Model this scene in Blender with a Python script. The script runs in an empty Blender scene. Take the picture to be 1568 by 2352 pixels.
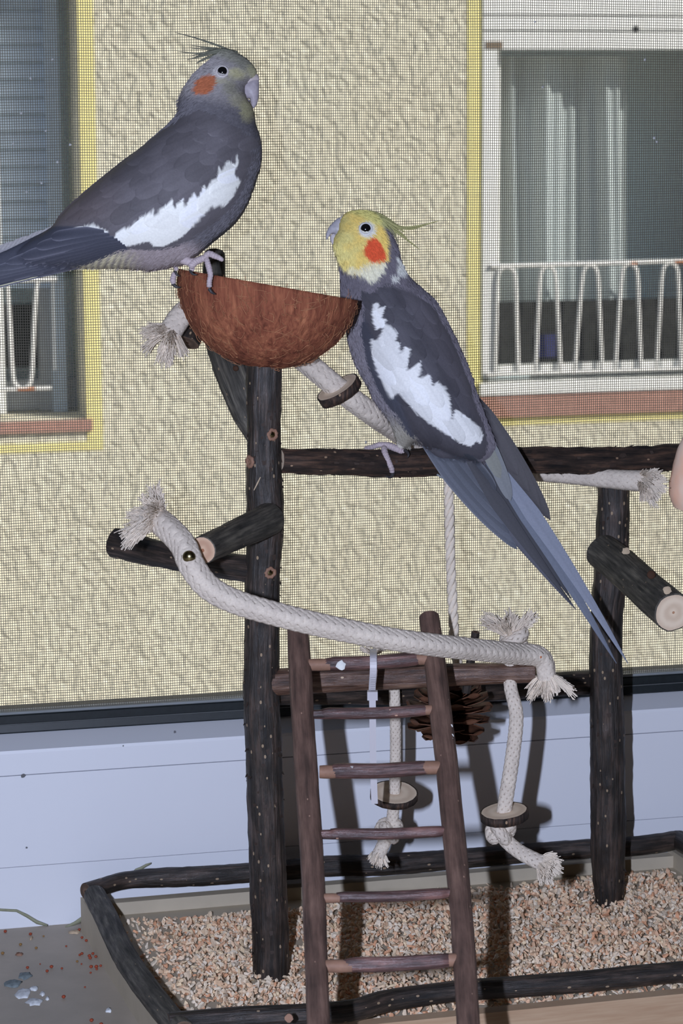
import bpy, math, random
import numpy as np
from mathutils import Vector, noise as mnoise

random.seed(7)
rng = np.random.default_rng(7)
scene = bpy.context.scene
COL = scene.collection

# ------------------------------------------------------------------ camera
FPX, CX, CY = 5600.0, 784.0, 1176.0
THETA, PITCH, RHO = math.radians(13.0), math.radians(9.4), 0.007
Fh = np.array([math.sin(THETA), math.cos(THETA), 0.0])
R0 = np.array([math.cos(THETA), -math.sin(THETA), 0.0])
Z = np.array([0, 0, 1.0])
Fw = math.cos(PITCH) * Fh - math.sin(PITCH) * Z
U0 = math.sin(PITCH) * Fh + math.cos(PITCH) * Z
Rt = R0 * math.cos(RHO) - U0 * math.sin(RHO)
Up = U0 * math.cos(RHO) + R0 * math.sin(RHO)
CAM_H = 0.536


def ray(px, py):
    return Fw + (px - CX) / FPX * Rt - (py - CY) / FPX * Up


_r = ray(190, 2119)
CAM = np.array([0.0, -(CAM_H / -_r[2]) * _r[1], CAM_H])


def at(px, py, hd):
    r = ray(px, py)
    return CAM + r * (hd / float(r @ Fh))


def on_y(px, py, y):
    r = ray(px, py)
    return CAM + r * ((y - CAM[1]) / r[1])


def on_z(px, py, z):
    r = ray(px, py)
    return CAM + r * ((z - CAM[2]) / r[2])


def mpp(hd):
    """metres per photo pixel at a horizontal distance"""
    return hd / 0.985 / FPX


cd = bpy.data.cameras.new('camera')
cam = bpy.data.objects.new('camera', cd)
COL.objects.link(cam)
cd.sensor_fit = 'VERTICAL'
cd.sensor_height = 36.0
cd.sensor_width = 24.0
cd.lens = FPX / 2352.0 * 36.0
cd.clip_start, cd.clip_end = 0.05, 200
from mathutils import Matrix
m = Matrix.Identity(4)
for i in range(3):
    m[i][0], m[i][1], m[i][2], m[i][3] = Rt[i], Up[i], -Fw[i], CAM[i]
cam.matrix_world = m
cd.dof.use_dof = True
cd.dof.focus_distance = 1.47
cd.dof.aperture_fstop = 30.0
scene.camera = cam

# ------------------------------------------------------------------ light
world = bpy.data.worlds.new('sky')
scene.world = world
world.use_nodes = True
wn = world.node_tree
wn.nodes.clear()
wo = wn.nodes.new('ShaderNodeOutputWorld')
wb = wn.nodes.new('ShaderNodeBackground')
ws = wn.nodes.new('ShaderNodeTexSky')
ws.sky_type = 'NISHITA'
ws.sun_disc = False
ws.sun_elevation = math.radians(52)
ws.sun_rotation = math.radians(120)
wn.links.new(ws.outputs[0], wb.inputs[0])
wb.inputs[1].default_value = 0.11
wn.links.new(wb.outputs[0], wo.inputs[0])

sd = bpy.data.lights.new('sun_offscreen', 'SUN')
sun = bpy.data.objects.new('sun_offscreen', sd)
COL.objects.link(sun)
sd.energy = 5.4
sd.angle = math.radians(0.6)
sd.color = (1.0, 0.95, 0.86)
sun.rotation_euler = Vector((-0.60, 0.50, -0.54)).to_track_quat('-Z', 'Y').to_euler()
sun.location = (4, -2, 8)

# the flash of the camera that took the picture, beside the lens
fd = bpy.data.lights.new('camera_flash_offscreen', 'AREA')
flash = bpy.data.objects.new('camera_flash_offscreen', fd)
COL.objects.link(flash)
fd.shape = 'RECTANGLE'
fd.size, fd.size_y = 0.009, 0.030
fd.energy = 19.5
fd.color = (0.68, 0.765, 1.0)
mf = m.copy()
pf = CAM - Rt * 0.090 + Up * 0.006
for i in range(3):
    mf[i][3] = pf[i]
flash.matrix_world = mf

scene.view_settings.view_transform = 'Standard'
scene.view_settings.look = 'None'
scene.view_settings.gamma = 1.0
scene.view_settings.use_curve_mapping = False
scene.view_settings.exposure = 0.0


# ------------------------------------------------------------------ helpers
def tag(o, label=None, cat=None, group=None, kind=None):
    if label:
        o['label'] = label
    if cat:
        o['category'] = cat
    if group:
        o['group'] = group
    if kind:
        o['kind'] = kind
    return o


def empty(name, loc, label=None, cat=None, group=None, kind=None):
    o = bpy.data.objects.new(name, None)
    COL.objects.link(o)
    o.empty_display_size = 0.02
    o.location = tuple(loc)
    return tag(o, label, cat, group, kind)


def mesh_obj(name, V, Fc, mats, parent=None, smooth=True, midx=None, col=None, tuv=None, rnd=None):
    me = bpy.data.meshes.new(name)
    V = np.asarray(V, dtype=float)
    org = None
    if parent is not None:
        V = V - np.array(parent_world(parent))
    else:
        org = np.array([(V[:, 0].min() + V[:, 0].max()) / 2, (V[:, 1].min() + V[:, 1].max()) / 2, V[:, 2].min()])
        V = V - org
    me.from_pydata(V.tolist(), [], [list(map(int, f)) for f in Fc])
    if not isinstance(mats, (list, tuple)):
        mats = [mats]
    for mm in mats:
        me.materials.append(mm)
    if smooth:
        me.polygons.foreach_set('use_smooth', [True] * len(me.polygons))
    if midx is not None:
        me.polygons.foreach_set('material_index', midx)
    if col is not None:
        a = me.color_attributes.new('Col', 'FLOAT_COLOR', 'POINT')
        c = np.ones((len(V), 4))
        c[:, :3] = col
        a.data.foreach_set('color', c.ravel())
    if tuv is not None:
        a = me.attributes.new('tuv', 'FLOAT_VECTOR', 'POINT')
        a.data.foreach_set('vector', np.asarray(tuv, dtype=float).ravel())
    if rnd is not None:
        a = me.attributes.new('rnd', 'FLOAT', 'POINT')
        a.data.foreach_set('value', np.asarray(rnd, dtype=float))
    me.update()
    o = bpy.data.objects.new(name, me)
    COL.objects.link(o)
    if parent is not None:
        o.parent = parent
    else:
        o.location = org
    return o


def parent_world(p):
    v = np.zeros(3)
    while p is not None:
        v += np.array(p.location)
        p = p.parent
    return v


class MB:
    """collects polygons for one mesh"""

    def __init__(self):
        self.V, self.F, self.M, self.T, self.C, self.n = [], [], [], [], [], 0

    def add(self, V, F, mi=0, tuv=None, col=None):
        V = np.asarray(V, dtype=float)
        for f in F:
            self.F.append([int(i) + self.n for i in f])
            self.M.append(mi)
        self.V.append(V)
        self.T.append(np.zeros((len(V), 3)) if tuv is None else np.asarray(tuv))
        if col is not None:
            self.C.append(np.broadcast_to(np.asarray(col, dtype=float), (len(V), 3)))
        self.n += len(V)

    def build(self, name, mats, parent=None, smooth=True):
        V = np.concatenate(self.V)
        return mesh_obj(name, V, self.F, mats, parent, smooth, self.M,
                        np.concatenate(self.C) if self.C else None, np.concatenate(self.T))


def box(c0, c1):
    x0, y0, z0 = c0
    x1, y1, z1 = c1
    V = [(x0, y0, z0), (x1, y0, z0), (x1, y1, z0), (x0, y1, z0), (x0, y0, z1), (x1, y0, z1), (x1, y1, z1), (x0, y1, z1)]
    Fc = [(0, 3, 2, 1), (4, 5, 6, 7), (0, 1, 5, 4), (1, 2, 6, 5), (2, 3, 7, 6), (3, 0, 4, 7)]
    return V, Fc


def prism(P, z0, z1):
    """vertical prism over a floor polygon (counter-clockwise)"""
    n = len(P)
    V = [(p[0], p[1], z0) for p in P] + [(p[0], p[1], z1) for p in P]
    Fc = [list(range(n))[::-1], list(range(n, 2 * n))] + [(i, (i + 1) % n, n + (i + 1) % n, n + i) for i in range(n)]
    return V, Fc


def catmull(P, n_per=None, step=None):
    P = np.asarray(P, dtype=float)
    Q = np.vstack([2 * P[0] - P[1], P, 2 * P[-1] - P[-2]])
    out = []
    for i in range(1, len(Q) - 2):
        p0, p1, p2, p3 = Q[i - 1:i + 3]
        L = np.linalg.norm((p2 - p1)[:3])
        k = n_per or max(2, int(math.ceil(L / step)))
        t = (np.arange(k) / k)[:, None]
        out.append(0.5 * (2 * p1 + (p2 - p0) * t + (2 * p0 - 5 * p1 + 4 * p2 - p3) * t ** 2 + (3 * p1 - p0 - 3 * p2 + p3) * t ** 3))
    out.append(Q[-2][None])
    return np.vstack(out)


def frames(P):
    T = np.gradient(P, axis=0)
    T /= np.linalg.norm(T, axis=1)[:, None] + 1e-12
    a = np.array([0.2, 0.9, 0.4]) if abs(T[0][1]) < 0.8 else np.array([1.0, 0.1, 0.2])
    N = np.zeros_like(P)
    n = np.cross(T[0], a)
    n /= np.linalg.norm(n)
    for i in range(len(P)):
        n = n - T[i] * (n @ T[i])
        n /= np.linalg.norm(n)
        N[i] = n
    B = np.cross(T, N)
    return T, N, B


def tube(P, R, nseg=20, amp=0.0, seed=0.0, lump=0.0, round_end=0.0):
    """P resampled points, R radii. Returns V, F, tuv, cap faces"""
    P = np.asarray(P)
    R = np.asarray(R, dtype=float)
    T, N, B = frames(P)
    s = np.concatenate([[0], np.cumsum(np.linalg.norm(np.diff(P, axis=0), axis=1))])
    ang = np.arange(nseg) / nseg * 2 * math.pi
    n = len(P)
    V = np.zeros((n, nseg, 3))
    UV = np.zeros((n, nseg, 3))
    for i in range(n):
        for j in range(nseg):
            r = R[i]
            ca, sa = math.cos(ang[j]), math.sin(ang[j])
            if amp or lump:
                q = Vector((ca * R[i] * 420 + seed, sa * R[i] * 420 - seed, s[i] * 90))
                d = amp * mnoise.noise(q) + 0.6 * amp * mnoise.noise(q * 2.3)
                d += lump * mnoise.noise(Vector((ca + seed, sa + seed * 2, s[i] * 28)))
                r = r * (1 + d)
            V[i, j] = P[i] + r * (ca * N[i] + sa * B[i])
            UV[i, j] = (ca * R[i] + seed * 0.37, sa * R[i], s[i])
    F = []
    for i in range(n - 1):
        for j in range(nseg):
            k = (j + 1) % nseg
            F.append((i * nseg + j, i * nseg + k, (i + 1) * nseg + k, (i + 1) * nseg + j))
    return V.reshape(-1, 3), F, UV.reshape(-1, 3)


def branch(mb, ctrl, nseg=20, amp=0.07, lump=0.05, step=0.0035, seed=None, cap_mi=1, bevel=True, caps=(True, True)):
    """ctrl rows: x, y, z, radius -> bark tube with cut ends in material slot cap_mi"""
    seed = random.random() * 50 if seed is None else seed
    C = catmull(ctrl, step=step)
    P, R = C[:, :3], C[:, 3]
    V, F, UV = tube(P, R, nseg, amp, seed, lump)
    mb.add(V, F, 0, UV)
    n = len(P)
    for end, use in ((0, caps[0]), (n - 1, caps[1])):
        if not use:
            continue
        ring = V[end * nseg:(end + 1) * nseg]
        c = ring.mean(axis=0)
        T = P[end] - P[1 if end == 0 else n - 2]
        T /= np.linalg.norm(T)
        W = np.vstack([ring, c + (ring - c) * 0.93 + T * R[end] * 0.05, (c + T * R[end] * 0.06)[None]])
        Fb = [(j, (j + 1) % nseg, nseg + (j + 1) % nseg, nseg + j) for j in range(nseg)]
        Fc = [(nseg + j, nseg + (j + 1) % nseg, 2 * nseg) for j in range(nseg)]
        if end == 0:
            Fb = [f[::-1] for f in Fb]
            Fc = [f[::-1] for f in Fc]
        uv = W - c
        mb.add(W, Fb, 0, uv)
        mb.add(W, Fc, cap_mi, uv)
    return mb


def pxpath(rows, r_scale=1.0):
    """rows of (px, py, hd, width_px) -> world x,y,z,radius"""
    out = []
    for px, py, hd, w in rows:
        p = at(px, py, hd)
        out.append([*p, 0.5 * w * mpp(hd) * r_scale])
    return out


# ------------------------------------------------------------------ materials
def lin(c):
    c = np.asarray(c, dtype=float) / 255.0
    return np.where(c <= 0.04045, c / 12.92, ((c + 0.055) / 1.055) ** 2.4)


E_FLASH = np.array([0.57, 0.62, 0.74])


def alb(*c):
    """surface colour that photographs as this sRGB value under the flash"""
    a = lin(c) / E_FLASH
    return np.maximum(a * min(1.0, 0.92 / a.max()), 0.003)


def rgba(c):
    return (float(c[0]), float(c[1]), float(c[2]), 1.0)


class NT:
    def __init__(self, name):
        self.m = bpy.data.materials.new(name)
        self.m.use_nodes = True
        self.t = self.m.node_tree
        self.b = self.t.nodes['Principled BSDF']
        self.out = self.t.nodes['Material Output']

    def n(self, kind, **kw):
        nd = self.t.nodes.new('ShaderNode' + kind)
        for k, v in kw.items():
            if k.startswith('i_'):
                key = k[2:]
                key = int(key) if key.isdigit() else key.replace('_', ' ')
                nd.inputs[key].default_value = v
            else:
                setattr(nd, k, v)
        return nd

    def l(self, a, b):
        self.t.links.new(a, b)

    def attr(self, name):
        return self.n('Attribute', attribute_name=name)

    def coord(self, scale=(1, 1, 1), src=None, rot=(0, 0, 0)):
        mp = self.n('Mapping')
        mp.inputs['Scale'].default_value = scale
        mp.inputs['Rotation'].default_value = rot
        if src is None:
            src = self.n('TexCoord').outputs['Object']
        self.l(src, mp.inputs[0])
        return mp.outputs[0]

    def noise(self, vec, scale, detail=4, rough=0.55, dist=0.0):
        nd = self.n('TexNoise')
        nd.inputs['Scale'].default_value = scale
        nd.inputs['Detail'].default_value = detail
        nd.inputs['Roughness'].default_value = rough
        nd.inputs['Distortion'].default_value = dist
        self.l(vec, nd.inputs['Vector'])
        return nd.outputs[0]

    def voro(self, vec, scale, feature='F1', out='Distance'):
        nd = self.n('TexVoronoi', feature=feature)
        nd.inputs['Scale'].default_value = scale
        self.l(vec, nd.inputs['Vector'])
        return nd.outputs[out]

    def ramp(self, fac, stops, interp='LINEAR'):
        r = self.n('ValToRGB')
        r.color_ramp.interpolation = interp
        e = r.color_ramp.elements
        while len(e) < len(stops):
            e.new(0.5)
        for k, (p, c) in enumerate(stops):
            e[k].position = p
            e[k].color = rgba(c) if not np.isscalar(c) else (c, c, c, 1)
        self.l(fac, r.inputs[0])
        return r.outputs[0]

    def mix(self, fac, a, b, mode='MIX'):
        nd = self.n('MixRGB', blend_type=mode)
        for i, x in ((0, fac), (1, a), (2, b)):
            if hasattr(x, 'is_output'):
                self.l(x, nd.inputs[i])
            elif i == 0:
                nd.inputs[0].default_value = x
            else:
                nd.inputs[i].default_value = rgba(x)
        return nd.outputs[0]

    def math(self, op, a, b=None):
        nd = self.n('Math', operation=op)
        for i, x in ((0, a), (1, b)):
            if x is None:
                continue
            if hasattr(x, 'is_output'):
                self.l(x, nd.inputs[i])
            else:
                nd.inputs[i].default_value = x
        return nd.outputs[0]

    def bump(self, h, strength, dist):
        nd = self.n('Bump')
        nd.inputs['Strength'].default_value = strength
        nd.inputs['Distance'].default_value = dist
        self.l(h, nd.inputs['Height'])
        self.l(nd.outputs[0], self.b.inputs['Normal'])

    def base(self, c):
        if hasattr(c, 'is_output'):
            self.l(c, self.b.inputs['Base Color'])
        else:
            self.b.inputs['Base Color'].default_value = rgba(c)

    def set(self, rough=None, spec=None, metal=None, sss=None, coat=None):
        if rough is not None:
            self.b.inputs['Roughness'].default_value = rough
        if spec is not None:
            self.b.inputs['Specular IOR Level'].default_value = spec
        if metal is not None:
            self.b.inputs['Metallic'].default_value = metal
        return self


def plain(name, c, rough=0.6, spec=0.3, metal=0.0, var=0.10, vscale=60.0, bump=0.0):
    t = NT(name)
    c = np.asarray(c)
    v = t.coord()
    nz = t.noise(v, vscale, 5)
    t.base(t.ramp(nz, [(0.3, c * (1 - var)), (0.7, np.minimum(c * (1 + var), 0.95))]))
    if bump:
        t.bump(t.noise(v, vscale * 0.83, 5), 0.5, bump)
    return t.set(rough, spec, metal).m


def bark_mat(name, dark, mid, light, lent, gloss=0.45, lent_scale=150.0, lent_thr=0.16, spec=0.45, grain=1.0, lent_on=0.5):
    t = NT(name)
    a = t.attr('tuv').outputs['Vector']
    st = t.coord((420 * grain, 420 * grain, 34 * grain), a)
    n1 = t.noise(st, 1.0, 6, 0.62)
    fl = t.noise(t.coord((130, 130, 55), a), 1.0, 5, 0.6)
    mixn = t.math('ADD', t.math('MULTIPLY', n1, 0.62), t.math('MULTIPLY', fl, 0.38))
    c = t.ramp(mixn, [(0.36, dark), (0.5, mid), (0.66, light)])
    # lenticels: pale specks, a few per square centimetre
    lv = t.coord((1, 1, 0.62), a)
    d = t.voro(lv, lent_scale)
    cell = t.n('TexVoronoi')
    cell.inputs['Scale'].default_value = lent_scale
    t.l(lv, cell.inputs['Vector'])
    sep = t.n('SeparateColor')
    t.l(cell.outputs['Color'], sep.inputs[0])
    on = t.math('GREATER_THAN', sep.outputs[0], lent_on)
    dot = t.math('MULTIPLY', t.math('LESS_THAN', d, lent_thr), on)
    c = t.mix(dot, c, lent)
    t.base(c)
    nb = t.noise(t.coord((390 * grain, 390 * grain, 30 * grain), a, (0.0, 0.0, 2.1)), 1.0, 6, 0.62)
    h = t.math('ADD', nb, t.math('MULTIPLY', dot, 0.25))
    t.bump(h, 0.9, 0.0016)
    rr = t.ramp(n1, [(0.3, gloss + 0.28), (0.7, gloss)])
    t.l(rr, t.b.inputs['Roughness'])
    t.b.inputs['Specular IOR Level'].default_value = spec
    return t.m


def wood_end(name, c, c2):
    t = NT(name)
    a = t.attr('tuv').outputs['Vector']
    ln = t.n('VectorMath', operation='LENGTH')
    t.l(a, ln.inputs[0])
    rg = t.math('ADD', t.math('MULTIPLY', ln.outputs['Value'], 900.0), t.math('MULTIPLY', t.noise(t.coord((300, 300, 300), a), 1.0, 3), 2.0))
    sn = t.math('SINE', rg)
    base = t.ramp(t.math('ADD', t.math('MULTIPLY', sn, 0.25), 0.5), [(0.2, c2), (0.8, c)])
    pith = t.math('LESS_THAN', ln.outputs['Value'], 0.0011)
    t.base(t.mix(pith, base, np.asarray(c2) * np.array([0.7, 0.5, 0.4])))
    return t.set(0.75, 0.2).m


M = {}
M['bark'] = bark_mat('dark_hazel_bark', alb(9, 7, 6), alb(31, 26, 24), alb(68, 58, 56), alb(122, 108, 94), 0.36, 210, 0.15, 0.6, 1.0, 0.35)
M['bark_grey'] = bark_mat('grey_green_bark', alb(28, 28, 27), alb(56, 55, 54), alb(90, 88, 85), alb(112, 100, 88), 0.55, 190, 0.10)
M['bark_perch'] = bark_mat('rough_perch_bark', alb(10, 7, 6), alb(42, 33, 30), alb(86, 66, 57), alb(125, 106, 92), 0.6, 150, 0.10)
M['bark_gloss'] = bark_mat('glossy_brown_bark', alb(38, 25, 21), alb(70, 51, 44), alb(112, 92, 84), alb(160, 145, 132), 0.30, 130, 0.10, 0.6)
M['ladder_wood'] = bark_mat('reddish_ladder_bark', alb(54, 43, 41), alb(79, 63, 60), alb(104, 85, 81), alb(135, 112, 104), 0.55, 160, 0.06, 0.35, 0.7)
M['rung_bark'] = bark_mat('dark_glossy_rung_bark', alb(34, 24, 26), alb(66, 48, 50), alb(112, 84, 84), alb(170, 140, 130), 0.28, 160, 0.08, 0.65, 0.8)
M['cut_pale'] = wood_end('pale_cut_wood', alb(184, 174, 166), alb(168, 154, 144))
M['cut_pink'] = wood_end('peeled_pink_wood', alb(164, 144, 132), alb(146, 120, 108))
M['cut_dark'] = wood_end('weathered_cut_wood', alb(92, 78, 72), alb(62, 52, 48))


def rope_mat(name, c, c2):
    t = NT(name)
    v = t.coord()
    nz = t.noise(v, 900, 4, 0.6)
    n2 = t.noise(v, 90, 3)
    t.base(t.mix(0.5, t.ramp(nz, [(0.3, c2), (0.65, c)]), t.ramp(n2, [(0.3, c2), (0.7, c)])))
    t.bump(t.noise(v, 770, 4, 0.6), 0.5, 0.0006)
    return t.set(0.92, 0.08).m


M['rope'] = rope_mat('white_cotton_rope', alb(178, 174, 174), alb(152, 147, 148))
M['fray'] = rope_mat('loose_cotton_yarn', alb(206, 201, 200), alb(186, 181, 180))
M['pale_plain'] = plain('pale_bare_wood', alb(150, 138, 126), 0.75, 0.15, var=0.1, vscale=200)
M['cord'] = rope_mat('white_twisted_cord', alb(200, 195, 193), alb(170, 164, 162))


def attr_mat(name, rough=0.8, spec=0.15, nscale=700, namp=0.16, bump=0.0004, sheen=0.0):
    t = NT(name)
    a = t.attr('Col').outputs['Color']
    v = t.coord()
    nz = t.noise(v, nscale, 3, 0.6)
    t.base(t.mix(1.0, a, t.ramp(nz, [(0.25, 1 - namp), (0.75, 1 + namp)]), 'MULTIPLY'))
    if bump:
        t.bump(t.noise(v, nscale * 0.83, 3, 0.6), 0.6, bump)
    return t.set(rough, spec).m


M['plumage'] = attr_mat('plumage', 0.85, 0.12, 650, 0.14, 0.0005)
M['feather'] = attr_mat('flight_feather', 0.62, 0.22, 900, 0.08, 0.0002)
M['beak'] = attr_mat('beak_horn', 0.45, 0.35, 400, 0.12, 0.0003)
M['foot'] = attr_mat('scaly_foot', 0.6, 0.3, 900, 0.10, 0.0006)
M['eye'] = plain('black_eye', (0.006, 0.006, 0.007), 0.06, 0.7, var=0.0)

# ================================================================== the room
M['floor'] = plain('grey_brown_floor', alb(136, 132, 130), 0.55, 0.3, var=0.07, vscale=45, bump=0.0003)
M['wall_in'] = plain('brown_beige_paint', (0.30, 0.255, 0.20), 0.8, 0.1, var=0.03)
M['pvc'] = plain('white_pvc', (0.80, 0.81, 0.86), 0.42, 0.35, var=0.012, vscale=9)
M['seal'] = plain('black_rubber_seal', (0.012, 0.016, 0.018), 0.45, 0.4, var=0.2, vscale=300)
M['alu'] = plain('grey_aluminium_edge', (0.30, 0.32, 0.33), 0.45, 0.4, var=0.08)


def zpanel(px, py):
    return on_y(px, py, 0.0)[2]


X0, X1 = -1.8, 2.4          # room width
YR = -4.2                   # rear wall
ZC = 2.45
OX0, OX1 = -0.62, 1.05      # door opening in the window wall
Z_L2 = zpanel(784, 1935)    # lower groove
Z_L1 = zpanel(784, 1731)    # upper groove
Z_P = zpanel(784, 1676)     # where the panel starts to slope back
Z_S = on_y(784, 1634, 0.022)[2]   # underside of the black seal
Z_M = on_y(784, 1587, 0.026)[2]   # lower end of the netting

o = mesh_obj('floor', *box((X0, YR, -0.05), (X1, 0.06, 0.0)), M['floor'], smooth=False)
tag(o, 'grey-brown smooth floor in front of the white door panel', 'floor', kind='structure')
for nm, a, b, lb in (
        ('wall_left', (X0 - 0.1, YR, 0), (X0, 0.06, ZC), 'plain brown-beige side wall'),
        ('wall_right', (X1, YR, 0), (X1 + 0.1, 0.06, ZC), 'plain brown-beige side wall opposite'),
        ('wall_rear', (X0 - 0.1, YR - 0.1, 0), (X1 + 0.1, YR, ZC), 'plain brown-beige wall facing the door'),
        ('ceiling', (X0 - 0.1, YR - 0.1, ZC), (X1 + 0.1, 0.16, ZC + 0.1), 'plain brown-beige ceiling')):
    o = mesh_obj(nm, *box(a, b), M['wall_in'], smooth=False)
    tag(o, lb, 'wall' if 'wall' in nm else 'ceiling', kind='structure')
mb = MB()
mb.add(*box((X0, 0.0, 0), (OX0, 0.16, ZC)))
mb.add(*box((OX1, 0.0, 0), (X1, 0.16, ZC)))
mb.add(*box((OX0, 0.0, 2.1), (OX1, 0.16, ZC)))
o = mb.build('wall_front', M['wall_in'], smooth=False)
tag(o, 'brown-beige wall around the balcony door', 'wall', kind='structure')

door = empty('door_1', ((OX0 + OX1) / 2, 0, 0), 'white plastic balcony door sill and frame below the netting', 'door', kind='structure')
g = 0.0009


def profile(name, pts, mat, x0=OX0, x1=OX1):
    """extrude a closed y,z profile along the door"""
    n = len(pts)
    V = [(x0, p[0], p[1]) for p in pts] + [(x1, p[0], p[1]) for p in pts]
    Fc = [(i, (i + 1) % n, n + (i + 1) % n, n + i) for i in range(n)] + [list(range(n))[::-1], list(range(n, 2 * n))]
    return mesh_obj(name, V, Fc, mat, door, smooth=False)


profile('sill_profile', [(0.0, 0.0), (0.0, Z_L2 - 0.0002), (0.05, Z_L2 - 0.0002), (0.05, 0.0)], M['pvc'])
profile('sill_panel', [(0.0, Z_L2 + 0.0002), (0.0, Z_L1 - 0.0003), (0.05, Z_L1 - 0.0003), (0.05, Z_L2 + 0.0002)], M['pvc'])
profile('frame_profile', [(0.0, Z_L1 + 0.0003), (0.0, Z_P - 0.002), (0.0007, Z_P), (0.022, Z_S), (0.05, Z_S), (0.05, Z_L1 + 0.0003)], M['pvc'])
zs2 = Z_S + (Z_M - Z_S) * 0.42
profile('rubber_seal', [(0.0185, Z_S), (0.018, Z_S + 0.001), (0.019, zs2), (0.0215, zs2 + 0.0004), (0.0215, Z_M - 0.0024), (0.023, Z_M - 0.0016), (0.05, Z_M - 0.0016), (0.05, Z_S)], M['seal'])
profile('seal_lip', [(0.0195, zs2), (0.0190, zs2 + 0.00015), (0.0195, zs2 + 0.0003), (0.022, zs2 + 0.0003), (0.022, zs2)], M['alu'])
profile('screen_channel', [(0.0225, Z_M - 0.0016), (0.022, Z_M - 0.001), (0.023, Z_M), (0.032, Z_M), (0.032, Z_M - 0.0016)], M['alu'])
for xa, xb in ((OX0, OX0 + 0.07), (OX1 - 0.07, OX1)):
    mesh_obj('door_stile', *box((xa, 0.0, 0.0), (xb, 0.05, 2.1)), M['pvc'], door, smooth=False)
mesh_obj('door_head', *box((OX0, 0.0, 2.03), (OX1, 0.05, 2.1)), M['pvc'], door, smooth=False)
# small stains on the sill
M['grime'] = plain('grey_grime', (0.16, 0.16, 0.17), 0.9, 0.05)
for px, py, r in ((401, 1681, 4), (53, 1782, 7), (61, 1947, 3), (283, 1713, 2)):
    c = on_y(px, py, -0.0004)
    if py < 1690:
        c = on_y(px, py, 0.008)
    rr = r * mpp(1.6)
    k = 9
    P = [c + np.array([math.cos(2 * math.pi * i / k) * rr * random.uniform(.6, 1.1), 0, math.sin(2 * math.pi * i / k) * rr * random.uniform(.6, 1.1)]) for i in range(k)]
    mesh_obj('dirt_speck', P, [list(range(k))], M['grime'], door)

# ---------------------------------------------------------------- netting
M['net'] = plain('charcoal_fibreglass_net', (0.13, 0.12, 0.10), 0.7, 0.2, var=0.1)
net = empty('insect_screen', (0.2, 0.026, Z_M), 'fine charcoal insect netting filling the balcony door above the sill', 'insect screen')
PX_, PZ_ = 0.00150, 0.00172
WIRE = 0.000165


def net_wires():
    xs = np.arange(OX0 + 0.07, OX1 - 0.07, PX_)
    zs = np.arange(Z_M, 2.03, PZ_)
    Vs, Fs, n = [], [], 0
    off = np.array([(-1, -1), (1, -1), (1, 1), (-1, 1)]) * WIRE

    def wob(x, z):
        return (0.0007 * np.sin(x * 17 + z * 6) + 0.0004 * np.sin(x * 41 - z * 23 + 1.0),
                0.0007 * np.sin(z * 15 - x * 9 + 2.0) + 0.0005 * np.sin(x * 33 + z * 27))

    for axis, lst, lo, hi in ((0, xs, Z_M, 2.03), (1, zs, OX0 + 0.07, OX1 - 0.07)):
        seg = np.concatenate([np.linspace(lo, lo + (0.9 if axis == 0 else hi - lo), 26), [hi] if axis == 0 else []])
        for c in lst:
            c = c + rng.normal(0, 0.00006)
            P = np.zeros((len(seg), 3))
            if axis == 0:
                x, z = np.full(len(seg), c), seg
            else:
                x, z = seg, np.full(len(seg), c)
            wx, wz = wob(x, z)
            P[:, 0], P[:, 2] = x + (wx if axis == 0 else 0), z + (wz if axis == 1 else 0)
            P[:, 1] = 0.026 + (0.00008 if axis else -0.00008)
            V = np.repeat(P[:, None, :], 4, axis=1)
            if axis == 0:
                V[:, :, 0] += off[:, 0]
                V[:, :, 1] += off[:, 1]
            else:
                V[:, :, 2] += off[:, 0]
                V[:, :, 1] += off[:, 1]
            Vs.append(V.reshape(-1, 3))
            k = np.arange(len(seg) - 1)[:, None] * 4
            j = np.arange(4)[None]
            q = np.stack([k + j, k + (j + 1) % 4, k + 4 + (j + 1) % 4, k + 4 + j], -1).reshape(-1, 4) + n
            Fs.append(q)
            n += len(seg) * 4
    V, F = np.concatenate(Vs), np.concatenate(Fs)
    me = bpy.data.meshes.new('netting')
    me.vertices.add(len(V))
    me.vertices.foreach_set('co', (V - np.array(net.location)).ravel())
    me.loops.add(F.size)
    me.loops.foreach_set('vertex_index', F.ravel().astype(np.int32))
    me.polygons.add(len(F))
    me.polygons.foreach_set('loop_start', np.arange(0, F.size, 4, dtype=np.int32))
    me.update(calc_edges=True)
    me.validate()
    me.materials.append(M['net'])
    ob = bpy.data.objects.new('netting', me)
    COL.objects.link(ob)
    ob.parent = net
    tag(ob, kind='stuff')


net_wires()
M['lint'] = plain('pale_lint', (0.55, 0.55, 0.55), 0.9, 0.05)
for px, py, r in ((161, 333, 4), (120, 136, 3), (1502, 316, 5), (1508, 326, 4), (1480, 137, 4), (70, 180, 3), (95, 420, 3), (60, 440, 3), (132, 372, 3), (1246, 200, 3), (48, 260, 3), (30, 330, 3), (105, 300, 3), (1228, 50, 3), (840, 1016, 3)):
    c_ = on_y(px, py, 0.0254)
    a0_ = random.uniform(0, 3)
    P_ = [c_ + np.array([math.cos(a0_ + 2 * math.pi * i / 7) * r * random.uniform(.4, 1.3) * mpp(1.6), 0.0, math.sin(a0_ + 2 * math.pi * i / 7) * r * random.uniform(.4, 1.3) * mpp(1.6)]) for i in range(7)]
    P_ += [p_ + np.array([0, -0.0006, 0]) for p_ in P_]
    mesh_obj('lint', P_, [list(range(7))[::-1], list(range(7, 14))] + [(i, (i + 1) % 7, 7 + (i + 1) % 7, 7 + i) for i in range(7)], M['lint'], net)

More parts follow.
